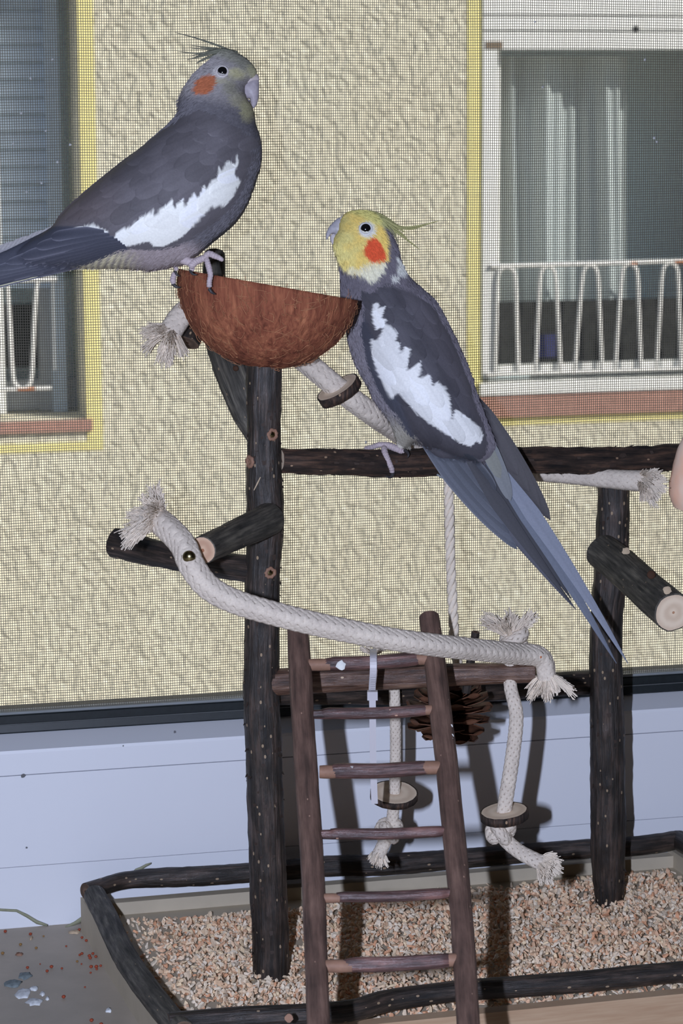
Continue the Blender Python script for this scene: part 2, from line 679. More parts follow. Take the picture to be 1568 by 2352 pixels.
# ================================================================== outside
YF = 8.0                       # the neighbour's facade
M['stucco'] = None
t = NT('cream_roughcast')
v = t.coord((1, 1, 0.62), rot=(0, 0.35, 0))
n1 = t.noise(v, 34, 3, 0.5, 0.9)
n2 = t.noise(v, 110, 4, 0.6)
n3 = t.noise(v, 3, 3)
h = t.math('ADD', t.ramp(n1, [(0.38, 0.0), (0.52, 1.0)]), t.math('MULTIPLY', n2, 0.5))
t.base(t.ramp(n3, [(0.3, (0.80, 0.75, 0.59)), (0.7, (0.86, 0.82, 0.66))]))
t.bump(h, 0.8, 0.013)
M['stucco'] = t.set(0.95, 0.05).m
M['yellow'] = plain('yellow_band_paint', (0.82, 0.74, 0.34), 0.9, 0.05, var=0.05, vscale=20)
M['white_out'] = plain('white_outdoor_paint', (0.86, 0.86, 0.83), 0.6, 0.2, var=0.02, vscale=12)
M['rail_white'] = plain('white_lacquered_steel', (0.84, 0.83, 0.80), 0.5, 0.3, var=0.03)
M['rust'] = plain('rusty_patch', (0.50, 0.20, 0.09), 0.9, 0.05, var=0.2)
M['redsill'] = plain('red_brown_sill', (0.42, 0.24, 0.19), 0.8, 0.15, var=0.12, vscale=30)
M['slat'] = plain('blue_grey_shutter_slat', (0.52, 0.61, 0.71), 0.55, 0.3, var=0.06)
M['grey_frame'] = plain('grey_window_frame', (0.34, 0.36, 0.37), 0.6, 0.25, var=0.06)
M['dark'] = plain('dark_interior', (0.05, 0.055, 0.06), 0.9, 0.05)
M['trough'] = plain('dark_trough', (0.030, 0.032, 0.030), 0.8, 0.1, var=0.25, vscale=25)
M['blue_pot'] = plain('dark_blue_panel', (0.035, 0.04, 0.12), 0.7, 0.2, var=0.1)
M['brownstain'] = plain('brown_patch', (0.23, 0.18, 0.13), 0.9, 0.05)
t = NT('sheer_curtain')
t.base((0.82, 0.82, 0.80))
t.set(0.95, 0.02)
tr = t.n('BsdfTranslucent')
tr.inputs[0].default_value = (0.7, 0.7, 0.68, 1)
ms = t.n('MixShader')
ms.inputs[0].default_value = 0.35
t.l(t.b.outputs[0], ms.inputs[1])
t.l(tr.outputs[0], ms.inputs[2])
t.l(ms.outputs[0], t.out.inputs[0])
M['curtain'] = t.m
t = NT('window_pane')
gl = t.n('BsdfGlossy')
gl.inputs['Roughness'].default_value = 0.03
tp = t.n('BsdfTransparent')
tp.inputs[0].default_value = (0.95, 0.98, 0.99, 1)
ms = t.n('MixShader')
ms.inputs[0].default_value = 0.06
t.l(tp.outputs[0], ms.inputs[1])
t.l(gl.outputs[0], ms.inputs[2])
t.l(ms.outputs[0], t.out.inputs[0])
M['pane'] = t.m


def fx(px, py=500):
    return on_y(px, py, YF)[0]


def fz(px, py):
    return on_y(px, py, YF)[2]


bld = empty('neighbour_house', (fx(640), YF, fz(640, 1900)), 'cream roughcast house wall with yellow-edged windows beyond the netting', 'building')
LW = (fx(-420), fx(188), fz(90, 966), fz(90, -170))         # left window opening x0,x1,z0,z1
RW = (fx(1106), fx(1700), fz(1300, 903), fz(1300, -170))    # right window opening
xs = sorted([fx(-2500), LW[0], LW[1], RW[0], RW[1], fx(4200)])
zs = sorted([fz(640, 3600), LW[2], RW[2], LW[3], RW[3], fz(640, -3200)])
mb = MB()
dep = 0.38
for i in range(len(xs) - 1):
    for j in range(len(zs) - 1):
        xa, xb, za, zb = xs[i], xs[i + 1], zs[j], zs[j + 1]
        hole = False
        for w in (LW, RW):
            if xa >= w[0] - 1e-6 and xb <= w[1] + 1e-6 and za >= w[2] - 1e-6 and zb <= w[3] + 1e-6:
                hole = True
        if not hole:
            mb.add([(xa, YF, za), (xb, YF, za), (xb, YF, zb), (xa, YF, zb)], [(0, 1, 2, 3)])
for w in (LW, RW):
    a, b, c, d = w
    mb.add([(a, YF, c), (a, YF + dep, c), (a, YF + dep, d), (a, YF, d)], [(0, 1, 2, 3)])
    mb.add([(b, YF, c), (b, YF + dep, c), (b, YF + dep, d), (b, YF, d)], [(0, 3, 2, 1)])
    mb.add([(a, YF, c), (b, YF, c), (b, YF + dep, c), (a, YF + dep, c)], [(0, 1, 2, 3)])
    mb.add([(a, YF, d), (b, YF, d), (b, YF + dep, d), (a, YF + dep, d)], [(0, 3, 2, 1)])
o = mb.build('wall', M['stucco'], bld, smooth=False)


M['inner'] = plain('blue_grey_inner_wall', (0.74, 0.84, 0.90), 0.9, 0.05)
mesh_obj('inner_wall', *box((xs[0], YF + 0.6, zs[0]), (xs[-1], YF + 0.7, zs[-1])), M['inner'], bld, smooth=False)


def fbox(name, xa, xb, za, zb, y0, y1, mat, parent=bld):
    return mesh_obj(name, *box((xa, y0, za), (xb, y1, zb)), mat, parent, smooth=False)


# yellow painted bands round both windows
yb = fx(222) - fx(186)
for w, sillz in ((LW, LW[2]), (RW, RW[2])):
    yw = yb
    zlow = w[2] - 0.09
    fbox('yellow_band', w[1], w[1] + yw, zlow, w[3] + yw, YF - 0.004, YF + 0.01, M['yellow'])
    fbox('yellow_band', w[0] - yw, w[0], zlow, w[3] + yw, YF - 0.004, YF + 0.01, M['yellow'])
    fbox('yellow_band', w[0] - yw, w[1] + yw, zlow - 0.035, zlow, YF - 0.004, YF + 0.01, M['yellow'])

# ---- window with roller-shutter box and railing
win = empty('window', ((RW[0] + RW[1]) / 2, YF, RW[2]))
win.parent = bld
win.location = Vector(((RW[0] + RW[1]) / 2, YF, RW[2])) - bld.location
zbox = fz(1300, 113)
for k, (ya, yb2) in enumerate(((-170, 34), (36, 69), (71, 113))):
    fbox('shutter_box_board', RW[0], RW[1], fz(1300, yb2), fz(1300, ya) - 0.003, YF - 0.012, YF + 0.2, M['white_out'], win)
gx = fx(1139)
fbox('guide_rail', RW[0], gx, fz(1120, 868), zbox, YF - 0.012, YF + 0.03, M['white_out'], win)
fbox('frame_stile', gx, gx + 0.03, fz(1150, 838), zbox, YF + 0.05, YF + 0.09, M['white_out'], win)
fbox('frame_rail', gx, RW[1], fz(1300, 862), fz(1300, 836), YF + 0.04, YF + 0.09, M['white_out'], win)
fbox('pane', gx, RW[1], fz(1300, 838), zbox, YF + 0.066, YF + 0.070, M['pane'], win)
fbox('sill', RW[0] - 0.012, RW[1], fz(1300, 900), fz(1300, 873), YF - 0.03, YF + 0.12, M['white_out'], win)
fbox('sill_front', RW[0] - 0.012, RW[1], fz(1300, 952), fz(1300, 903), YF - 0.022, YF + 0.0, M['redsill'], win)
fbox('dark_trough', fx(1142), RW[1], fz(1300, 832), fz(1300, 692), YF + 0.035, YF + 0.05, M['trough'], win)
fbox('dark_blue_panel', fx(1236), fx(1283), fz(1260, 822), fz(1260, 770), YF + 0.026, YF + 0.034, M['blue_pot'], win)
fbox('stain', fx(1112), fx(1150), fz(1130, 112), fz(1130, 96), YF - 0.016, YF - 0.012, M['brownstain'], win)


def ftube(name, pts, r, mat, parent, n=8):
    P = catmull([list(p) for p in pts], n_per=5)
    V, F, UV = tube(P, np.full(len(P), r), n)
    return mesh_obj(name, V, F, mat, parent)


for k_ in range(1):
    c_ = on_y(1460, 67, YF - 0.0135)
    mesh_obj('dark_hole', [c_ + np.array([math.cos(a_) * 0.014, 0, math.sin(a_) * 0.014]) for a_ in np.linspace(0, 2 * math.pi, 14, endpoint=False)], [list(range(14))], M['trough'], win)
railing = empty('railing', (0, 0, 0))
railing.parent = win
railing.location = (0, 0, 0)
YRAIL = YF - 0.02
rr = 0.0095


def fp(px, py, y=YRAIL):
    return on_y(px, py, y)


ftube('top_rail', [fp(1126, 612), fp(1300, 607), fp(1640, 597)], rr, M['rail_white'], railing)
ftube('bottom_rail', [fp(1116, 860), fp(1300, 855), fp(1640, 844)], rr * 0.8, M['rail_white'], railing)
arch = [(1136, 1142, 1183, 1190), (1229, 1240, 1275, 1287), (1319, 1337, 1372, 1382), (1412, 1427, 1463, 1471), (1507, 1520, 1556, 1563), (1598, 1612, 1650, 1660)]
for a0, a1, b1, b0 in arch:
    sh = -0.027 * (a1 - 1140)
    ftube('bar', [fp(a0, 858 + sh), fp((a0 + a1) / 2, 740 + sh), fp(a1, 640 + sh), fp(a1 + 8, 619 + sh), fp((a1 + b1) / 2, 614 + sh), fp(b1 - 8, 619 + sh), fp(b1, 640 + sh), fp((b0 + b1) / 2, 740 + sh), fp(b0, 858 + sh)], rr * 0.85, M['rail_white'], railing)
ftube('rust_patch', [fp(1447, 604, YRAIL - 0.0008), fp(1462, 603.5, YRAIL - 0.0008)], rr * 1.02, M['rust'], railing)
ftube('rust_patch', [fp(1548, 601, YRAIL - 0.0008), fp(1580, 600, YRAIL - 0.0008)], rr * 1.02, M['rust'], railing)

# curtain: a hanging pleated sheet
cxa, cxb, cza, czb = fx(1146), fx(1478), fz(1300, 842), fz(1300, 128)
nu, nv = 160, 24
V, Fq = [], []
for j in range(nv + 1):
    q = j / nv
    for i in range(nu + 1):
        u = i / nu
        x = cxa + (cxb - cxa) * (u + 0.012 * math.sin(9 * u + 3 * q))
        y = YF + 0.145 + 0.045 * math.sin(2 * math.pi * (3.6 * u + 0.35 * math.sin(5 * u))) + 0.014 * math.sin(2 * math.pi * 9.5 * u + q) + 0.03 * q
        V.append((x, y, cza + (czb - cza) * q))
for j in range(nv):
    for i in range(nu):
        a = j * (nu + 1) + i
        Fq.append((a, a + 1, a + nu + 2, a + nu + 1))
o = mesh_obj('curtain', V, Fq, M['curtain'])
tag(o, "sheer white pleated curtain behind the neighbour's railed window pane", 'curtain')

# ---- window with the blue louvred shutter
win2 = empty('window', (0, 0, 0))
win2.parent = bld
win2.location = Vector(((LW[0] + LW[1]) / 2, YF, LW[2])) - bld.location
fbox('shutter_post', fx(128), fx(160), fz(140, 962), fz(140, -170), YF + 0.24, YF + 0.29, M['slat'], win2)
for k in range(21):
    yc = -150 + k * 41.2
    if yc > 640:
        break
    z = fz(70, yc)
    hgt = (fz(70, 0) - fz(70, 41.2))
    xa, xb = fx(12), fx(128)
    V = []
    for x in (xa, xb):
        V += [(x, YF + 0.262, z - hgt), (x, YF + 0.278, z - 0.003), (x, YF + 0.286, z - 0.003), (x, YF + 0.270, z - hgt)]
    mesh_obj('slat', V, [(0, 4, 5, 1), (1, 5, 6, 2), (2, 6, 7, 3), (3, 7, 4, 0), (0, 1, 2, 3), (7, 6, 5, 4)], M['slat'], win2, smooth=False)
fbox('white_stile', fx(-30), fx(10), fz(0, 962), fz(0, -170), YF + 0.16, YF + 0.28, M['white_out'], win2)
fbox('lower_panel', fx(-420), fx(98), fz(40, 862), fz(40, 712), YF + 0.29, YF + 0.31, M['trough'], win2)
fbox('grey_panel', fx(98), fx(128), fz(100, 962), fz(100, 640), YF + 0.27, YF + 0.29, M['grey_frame'], win2)
fbox('bottom_panel', fx(-420), fx(188), fz(40, 962), fz(40, 892), YF + 0.29, YF + 0.33, M['grey_frame'], win2)
fbox('pane', fx(-420), fx(188), fz(40, 962), fz(40, -170), YF + 0.335, YF + 0.339, M['pane'], win2)
fbox('sill_front', LW[0], LW[1] + 0.02, fz(90, 992), fz(90, 966), YF - 0.02, YF + 0.02, M['redsill'], win2)
fbox('shade_box', LW[0], LW[1], fz(90, -170), fz(90, -120), YF - 0.02, YF + 0.2, M['white_out'], win2)  # unseen box added at the top of the opening to shade the recess
railing2 = empty('railing', (0, 0, 0))
railing2.parent = win2
ftube('bottom_rail', [fp(-200, 900), fp(0, 895), fp(118, 891)], rr * 0.8, M['rail_white'], railing2)
ftube('top_rail', [fp(-200, 652), fp(0, 645), fp(130, 641)], rr, M['rail_white'], railing2)
for dx in (0, -92, -184):
    ftube('bar', [fp(16 + dx, 645), fp(22 + dx, 740), fp(29 + dx, 860), fp(38 + dx, 886), fp(52 + dx, 892), fp(66 + dx, 885), fp(73 + dx, 855), fp(78 + dx, 740), fp(84 + dx, 655), fp(92 + dx, 643)], rr * 0.85, M['rail_white'], railing2)
ftube('bar', [fp(120, 645), fp(122, 740), fp(124, 850)], rr * 0.7, M['grey_frame'], railing2)
ftube('rust_patch', [fp(40, 894, YRAIL - 0.001), fp(80, 893, YRAIL - 0.001)], rr * 0.85, M['rust'], railing2)

M['yard'] = plain('pale_courtyard_paving', (0.42, 0.39, 0.34), 0.9, 0.1, var=0.1, vscale=4)
o = mesh_obj('ground_outside', *box((-20, 0.2, -3.6), (26, 20, -3.4)), M['yard'], smooth=False)
tag(o, 'pale paved courtyard between the two houses', 'ground', kind='structure')

# ================================================================== the play stand
HL, HR = 1.42, 1.557          # horizontal distances of the two posts
ZT = 0.012                    # top of the tray floor
M['pine'] = None
M['peeled'] = plain('peeled_pink_twig', alb(112, 88, 79), 0.6, 0.25, var=0.15, vscale=200)
t = NT('pale_pine_board')
v = t.coord((9, 9, 160))
nz = t.noise(v, 1.0, 5, 0.6, 0.6)
n2 = t.noise(t.coord((40, 40, 600)), 1.0, 3)
t.base(t.mix(0.4, t.ramp(nz, [(0.3, alb(136, 114, 98)), (0.7, alb(156, 138, 122))]), t.ramp(n2, [(0.3, alb(132, 108, 92)), (0.7, alb(156, 140, 126))])))
M['pine'] = t.set(0.7, 0.2).m
M['pine_grey'] = plain('greyed_board', alb(146, 142, 136), 0.75, 0.15, var=0.07, vscale=40)

BL, BR, FL = on_z(205, 2043, 0.03), on_z(1553, 1931, 0.03), on_z(402, 2340, 0.03)
FR = BR + (FL - BL)
TC = (BL + FR) / 2
ex = (BR - BL) / np.linalg.norm(BR - BL)
ey = (FL - BL) / np.linalg.norm(FL - BL)
stand = empty('bird_play_stand', (TC[0], TC[1], 0.0), 'wooden parrot play stand with bark-covered posts and perches on a chip-filled tray', 'bird stand')


def q2(p, a, b, z):
    return np.array([p[0] + ex[0] * a + ey[0] * b, p[1] + ex[1] * a + ey[1] * b, z])


def board(name, corners, z0, z1, mat):
    V, F = prism([c[:2] for c in corners], z0, z1)
    # corners run clockwise or not: recalc by signed area
    P = np.array([c[:2] for c in corners])
    A = 0.5 * sum(P[i][0] * P[(i + 1) % 4][1] - P[(i + 1) % 4][0] * P[i][1] for i in range(4))
    if A < 0:
        F = [list(f)[::-1] for f in F]
    return mesh_obj(name, V, F, mat, stand, smooth=False)


th = 0.009
e = 0.005
board('tray_floor', [q2(BL, 0, 0, 0), q2(BR, 0, 0, 0), q2(FR, 0, 0, 0), q2(FL, 0, 0, 0)], 0.0, ZT, M['pine_grey'])
board('tray_side', [q2(BL, -e, -e, 0), q2(BL, th - e, -e, 0), q2(FL, th - e, e, 0), q2(FL, -e, e, 0)], 0.0, 0.0235, M['pine_grey'])
board('tray_side', [q2(BR, -th + e, -e, 0), q2(BR, e, -e, 0), q2(FR, e, e, 0), q2(FR, -th + e, e, 0)], 0.0, 0.0235, M['pine_grey'])
board('tray_side', [q2(BL, th - e, -e, 0), q2(BR, -th + e, -e, 0), q2(BR, -th + e, th - e, 0), q2(BL, th - e, th - e, 0)], 0.0, 0.0205, M['pine_grey'])
o = board('tray_side', [q2(FL, th - e, -th + e + 0.006, 0), q2(FR, -th + e, -th + e + 0.006, 0), q2(FR, -th + e, e + 0.006, 0), q2(FL, th - e, e + 0.006, 0)], 0.0, 0.0195, M['pine'])
tag(o, 'pinkish pine board along the tray front')

BARK = [M['bark'], M['cut_pale']]
BARKG = [M['bark_grey'], M['cut_pale']]


def br(name, rows, mats=BARK, parent=stand, **kw):
    mb = MB()
    branch(mb, pxpath(rows), **kw)
    return mb.build(name, mats, parent)


def br3(name, ctrl, mats=BARK, parent=stand, **kw):
    mb = MB()
    branch(mb, ctrl, **kw)
    return mb.build(name, mats, parent)


# edge rails of the tray
def hz(px, py, z, w):
    p = on_z(px, py, z)
    d = float((p - CAM) @ Fw)
    return [*p, 0.5 * w * d / FPX]


rail_dark = [M['bark'], M['cut_dark']]
br3('edge_rail', [hz(197, 2048, .031, 42), hz(290, 2022, .031, 40), hz(420, 2014, .031, 46), hz(565, 2005, .031, 46), hz(760, 1990, .031, 48), hz(900, 1985, .031, 50), hz(1080, 1970, .031, 46), hz(1300, 1952, .031, 44), hz(1450, 1944, .031, 46), hz(1552, 1930, .031, 42)], rail_dark)
br3('edge_rail', [hz(218, 2058, .031, 52), hz(250, 2120, .031, 54), hz(280, 2185, .031, 56), hz(325, 2255, .031, 58), hz(380, 2325, .031, 60), hz(420, 2372, .030, 60)], [M['bark_grey'], M['cut_dark']], amp=0.03)
br3('edge_rail', [hz(388, 2352, .032, 52), hz(520, 2340, .032, 54), hz(650, 2334, .032, 54), hz(800, 2322, .032, 52), hz(900, 2296, .032, 50), hz(1060, 2275, .032, 48), hz(1250, 2262, .032, 50), hz(1450, 2243, .032, 50), hz(1600, 2228, .032, 48), hz(1740, 2215, .032, 46)], rail_dark, amp=0.03)
br3('edge_rail', [[*q2(BR, 0, 0, .031)[:3], 0.0065], [*q2(BR, 0.004, 0.1, .031)[:3], 0.0068], [*q2(FR, 0, 0, .032)[:3], 0.007]], rail_dark)
# small knot on the front rail
def disc_at(name, c, n, r, th_, mats, parent, nseg=18, jag=0.0, side=0):
    """a short cylinder centred at c with axis n"""
    n = np.asarray(n, dtype=float)
    n /= np.linalg.norm(n)
    a = np.cross(n, [0.3, 0.2, 0.9])
    a /= np.linalg.norm(a)
    b = np.cross(n, a)
    rj = [r * (1 + random.uniform(-jag, jag)) for _ in range(nseg)]
    ring = lambda off, k: [c + n * off + k * rj[i] * (a * math.cos(2 * math.pi * i / nseg) + b * math.sin(2 * math.pi * i / nseg)) for i in range(nseg)]
    V = ring(-th_ / 2, 1) + ring(th_ / 2, 1) + ring(th_ / 2, 0.94) + ring(-th_ / 2, 0.94) + [c + n * th_ / 2, c - n * th_ / 2]
    V = np.array(V)
    N = nseg
    F, Mi = [], []
    for i in range(N):
        k = (i + 1) % N
        F.append((i, k, N + k, N + i)); Mi.append(side)
        F.append((N + i, N + k, 2 * N + k, 2 * N + i)); Mi.append(side)
        F.append((k, i, 3 * N + i, 3 * N + k)); Mi.append(side)
        F.append((2 * N + i, 2 * N + k, 4 * N)); Mi.append(1)
        F.append((3 * N + k, 3 * N + i, 4 * N + 1)); Mi.append(1)
    uv = V - c
    ob = mesh_obj(name, V, F, mats, parent, True, Mi, None, uv)
    return ob


disc_at('knot', at(663, 2338, 1.262), -Fw, 0.0024, 0.002, [M['cut_dark'], M['peeled']], stand, 12, 0.1)

# posts
ctrl = pxpath([(607, 838, HL, 80), (606, 920, HL, 80), (606, 1000, HL, 76), (607, 1100, HL, 82), (609, 1200, HL, 84), (603, 1330, HL, 80), (601, 1450, HL, 78), (600, 1600, HL, 84), (606, 1750, HL, 84), (612, 1900, HL, 86), (618, 2060, HL, 88), (622, 2180, HL, 88)])
pb = on_z(622, 2238, ZT)
post_l = br3('post', ctrl + [[*at(623, 2240, HL), ctrl[-1][3]]], BARK, amp=0.06, step=0.003, nseg=28)
post_r = br('post', [(1405, 1088, HR, 74), (1408, 1160, HR, 72), (1403, 1300, HR, 76), (1391, 1450, HR, 74), (1392, 1600, HR, 78), (1396, 1800, HR, 82), (1396, 1960, HR, 80), (1400, 2082, HR, 66)], BARK, amp=0.06, step=0.003, nseg=28)
# bark scales standing off the posts
def flakes(parent, rows, n, mat, size=(0.0015, 0.004)):
    C = catmull(pxpath(rows), step=0.004)
    mb = MB()
    T, N, B = frames(C[:, :3])
    for _ in range(n):
        i = random.randrange(2, len(C) - 2)
        a = random.uniform(0, 2 * math.pi)
        o_ = math.cos(a) * N[i] + math.sin(a) * B[i]
        tg = np.cross(T[i], o_)
        c = C[i, :3] + o_ * C[i, 3] * 0.98
        L, w = random.uniform(*size), random.uniform(0.0006, 0.0015)
        l = random.uniform(0.0003, 0.0012)
        V = [c - tg * w - T[i] * L * .5, c + tg * w - T[i] * L * .4, c + tg * w * .6 + T[i] * L * .5 + o_ * l, c - tg * w * .7 + T[i] * L * .4 + o_ * l, c - o_ * 0.0006]
        mb.add(V, [(0, 1, 2, 3), (1, 0, 4), (2, 1, 4), (3, 2, 4), (0, 3, 4)])
    ob = mb.build('bark_flakes', mat, parent, smooth=False)
    ob['kind'] = 'stuff'


flakes(stand, [(607, 838, HL, 80), (606, 1000, HL, 76), (609, 1200, HL, 84), (601, 1450, HL, 78), (600, 1600, HL, 84), (612, 1900, HL, 86), (622, 2230, HL, 88)], 230, M['bark_perch'])
flakes(stand, [(1408, 1160, HR, 72), (1403, 1300, HR, 76), (1391, 1450, HR, 74), (1396, 1800, HR, 82), (1400, 2060, HR, 72)], 120, M['bark_perch'])

# perches and cross bars
PERCH = [(644, 1058, 1.424, 56), (700, 1060, 1.43, 58), (780, 1061, 1.445, 58), (880, 1064, 1.463, 62), (960, 1063, 1.476, 64), (1080, 1058, 1.498, 60), (1200, 1058, 1.520, 60), (1300, 1058, 1.538, 60), (1400, 1058, 1.556, 60), (1480, 1055, 1.570, 60), (1560, 1050, 1.585, 58), (1680, 1046, 1.60, 56)]
br('perch', PERCH, [M['bark_perch'], M['cut_pale']], amp=0.10, lump=0.07, nseg=30, step=0.0025)
flakes(stand, PERCH, 190, M['bark_perch'], (0.002, 0.006))
br('cross_bar', [(630, 1567, 1.42, 64), (750, 1560, 1.415, 62), (900, 1555, 1.41, 58), (1060, 1549, 1.405, 52), (1229, 1546, 1.40, 44)], [M['bark_gloss'], M['cut_pink']], amp=0.03)
br('cross_bar', [(632, 1592, 1.437, 54), (800, 1592, 1.46, 54), (960, 1592, 1.485, 54), (1110, 1586, 1.51, 54), (1250, 1574, 1.545, 56), (1384, 1567, 1.572, 56)], [M['bark'], M['cut_pale']], amp=0.05)
br('twig', [(1092, 1452, 1.432, 19), (1083, 1500, 1.434, 20), (1070, 1590, 1.437, 21)], [M['bark'], M['cut_dark']], amp=0.03, nseg=14)
# side branches
br('side_branch', [(618, 1192, 1.405, 76), (580, 1210, 1.385, 74), (520, 1238, 1.355, 68), (466, 1264, 1.325, 66)], [M['bark_grey'], M['cut_pink']], amp=0.03)
br('side_branch', [(264, 1247, 1.475, 68), (340, 1266, 1.462, 64), (430, 1285, 1.445, 60), (520, 1300, 1.43, 62), (590, 1308, 1.422, 66)], BARK, amp=0.05)
br('side_branch', [(1385, 1268, 1.545, 84), (1420, 1296, 1.525, 86), (1480, 1350, 1.482, 88), (1545, 1406, 1.435, 92)], BARKG, amp=0.025, nseg=30)
br('forked_branch', [(592, 1012, 1.447, 44), (568, 940, 1.452, 80), (532, 845, 1.462, 84), (505, 760, 1.488, 72), (492, 660, 1.512, 56), (492, 582, 1.525, 46)], BARKG, amp=0.05)
br('forked_branch', [(486, 650, 1.512, 44), (462, 710, 1.505, 54), (431, 786, 1.492, 56)], [M['bark'], M['cut_dark']], amp=0.05)
# knots and screws
M['brass'] = plain('old_brass', (0.30, 0.25, 0.13), 0.22, 0.6, metal=1.0, var=0.15, vscale=400)
M['steel'] = plain('rusty_orange_screw', (0.45, 0.14, 0.05), 0.4, 0.5, var=0.2, vscale=500)


def dome(name, c, n, r, h_, mat, parent, nseg=18, nr=5):
    n = np.asarray(n, dtype=float)
    n /= np.linalg.norm(n)
    a = np.cross(n, [0.3, 0.2, 0.9])
    a /= np.linalg.norm(a)
    b = np.cross(n, a)
    V, F = [], []
    for k in range(nr):
        q = k / nr * math.pi / 2
        for i in range(nseg):
            f = 2 * math.pi * i / nseg
            V.append(c + n * h_ * math.sin(q) + r * math.cos(q) * (a * math.cos(f) + b * math.sin(f)))
    V.append(c + n * h_)
    for k in range(nr - 1):
        for i in range(nseg):
            j = (i + 1) % nseg
            F.append((k * nseg + i, k * nseg + j, (k + 1) * nseg + j, (k + 1) * nseg + i))
    for i in range(nseg):
        F.append(((nr - 1) * nseg + i, (nr - 1) * nseg + (i + 1) % nseg, nr * nseg))
    return mesh_obj(name, V, F, mat, parent)


def ring_at(name, c, n, r, tr, mat, parent, jag=0.15):
    n = np.asarray(n, dtype=float)
    n /= np.linalg.norm(n)
    a = np.cross(n, [0.3, 0.2, 0.9])
    a /= np.linalg.norm(a)
    b = np.cross(n, a)
    V, F = [], []
    N, K = 22, 8
    for i in range(N):
        f = 2 * math.pi * i / N
        d = a * math.cos(f) + b * math.sin(f)
        rj = r * (1 + random.uniform(-jag, jag))
        for k in range(K):
            g_ = 2 * math.pi * k / K
            V.append(c + d * (rj + tr * math.cos(g_)) + n * tr * math.sin(g_) * 0.7)
    for i in range(N):
        for k in range(K):
            F.append((i * K + k, i * K + (k + 1) % K, ((i + 1) % N) * K + (k + 1) % K, ((i + 1) % N) * K + k))
    uv = np.array(V) - c
    return mesh_obj(name, V, F, mat, parent, tuv=uv)


for px, py in ((627, 994), (622, 1309)):
    off = (px - 606) / 41.0
    nrm = -Fh * math.sqrt(1 - off * off) + Rt * off
    c = at(606, py, HL) + nrm * 40 * mpp(HL)
    ring_at('screw_hole', c, nrm, 0.0026, 0.0011, M['peeled'], stand)
    dome('screw', c - nrm * 0.0008, nrm, 0.0025, 0.0012, M['brass'], stand)
for px, py, r in ((574, 1057, 0.0026), (573, 1478, 0.0014)):
    off = max(-0.95, (px - 606) / 41.0)
    nrm = -Fh * math.sqrt(1 - off * off) + Rt * off
    c = at(606, py, HL) + nrm * 40 * mpp(HL)
    ring_at('knot', c, nrm, r, r * 0.55, M['peeled'], stand, 0.2)
    dome('knot', c - nrm * 0.0006, nrm, r * 0.9, 0.0012, M['peeled'], stand)
c = at(1436, 1054, 1.563) - Fh * 0.0078
dome('knot', c, -Fh, 0.0017, 0.0008, M['pale_plain'], stand)
dome('knot', at(541, 846, 1.448), -Fh + Rt * -0.3, 0.0018, 0.0010, M['cut_dark'], stand)
dome('knot', at(1495, 1320, 1.46), -Fh + Up * 0.3, 0.0026, 0.0006, M['cut_dark'], stand)
blob_rows = ((1437, 1266, 1.51, 10), (1532, 1356, 1.435, 10))
# loose splinter stuck to the front of the post
mb = MB()
mb.add(*tube(np.array([at(583, 1126, HL - 0.0108), at(591, 1110, HL - 0.0114), at(598, 1096, HL - 0.0108)]), np.array([0.0003, 0.0005, 0.0003]), 6)[:2])
mb.build('splinter', M['pale_plain'], stand)

# stamped strokes and a knot on the front board
fn = ey / np.linalg.norm(ey)
fpt = q2(FL, 0, e + 0.006, 0)
M['stamp'] = plain('dark_stamp_ink', (0.035, 0.03, 0.028), 0.8, 0.1)
M['stamp_g'] = plain('green_stamp_ink', (0.09, 0.13, 0.10), 0.8, 0.1)


def on_front(px, py, off=0.0002):
    r = ray(px, py)
    return CAM + r * (((fpt - CAM) @ fn + off) / (r @ fn))


for pts, mt in (([(1523, 2331), (1537, 2323)], 'stamp'), ([(1523, 2331), (1525, 2339), (1532, 2348)], 'stamp'), ([(1532, 2348), (1548, 2334), (1550, 2323)], 'stamp'), ([(1542, 2322), (1546, 2334), (1552, 2346), (1558, 2354)], 'stamp'), ([(1510, 2328), (1519, 2346), (1522, 2356)], 'stamp_g'), ([(1570, 2320), (1556, 2340)], 'stamp')):
    P_ = catmull([on_front(*p_) for p_ in pts] if len(pts) > 2 else [on_front(*pts[0]), (on_front(*pts[0]) + on_front(*pts[1])) / 2, on_front(*pts[1])], n_per=4)
    V_, F_, _u = tube(P_, np.full(len(P_), 0.00032), 6)
    mesh_obj('stamp_mark', V_, F_, M[mt], stand)
dome('knot', on_front(1277, 2348, 0.0), fn, 0.0014, 0.0003, M['stamp'], stand)

# ---------------------------------------------------------------- coconut bowl
HC = 1.425
t = NT('coconut_husk')
a = t.attr('tuv').outputs['Vector']
st = t.coord((90, 90, 12), a)
n1 = t.noise(st, 1.0, 6, 0.65, 0.4)
n2 = t.noise(t.coord((420, 420, 60), a), 1.0, 4, 0.6, 0.8)
mx = t.math('ADD', t.math('MULTIPLY', n1, 0.55), t.math('MULTIPLY', n2, 0.45))
t.base(t.ramp(mx, [(0.34, alb(62, 34, 28)), (0.48, alb(104, 62, 50)), (0.6, alb(130, 84, 66)), (0.74, alb(164, 118, 92))]))
t.bump(t.noise(t.coord((330, 330, 50), a, (0.0, 0.0, 1.3)), 1.0, 5, 0.62, 0.6), 0.8, 0.0015)
M['coco'] = t.set(0.85, 0.15).m
M['coco_in'] = plain('dark_coconut_shell', alb(46, 32, 27), 0.7, 0.2, var=0.2, vscale=200)
cc = at(617, 654, HC)
sc_ = mpp(HC)
ax = (410 * Rt - 72 * Up)
ax /= np.linalg.norm(ax)
view = (cc - CAM)
view /= np.linalg.norm(view)
fwd = view - ax * (view @ ax)
fwd /= np.linalg.norm(fwd)
upn = np.cross(ax, fwd)
if upn[2] < 0:
    upn = -upn
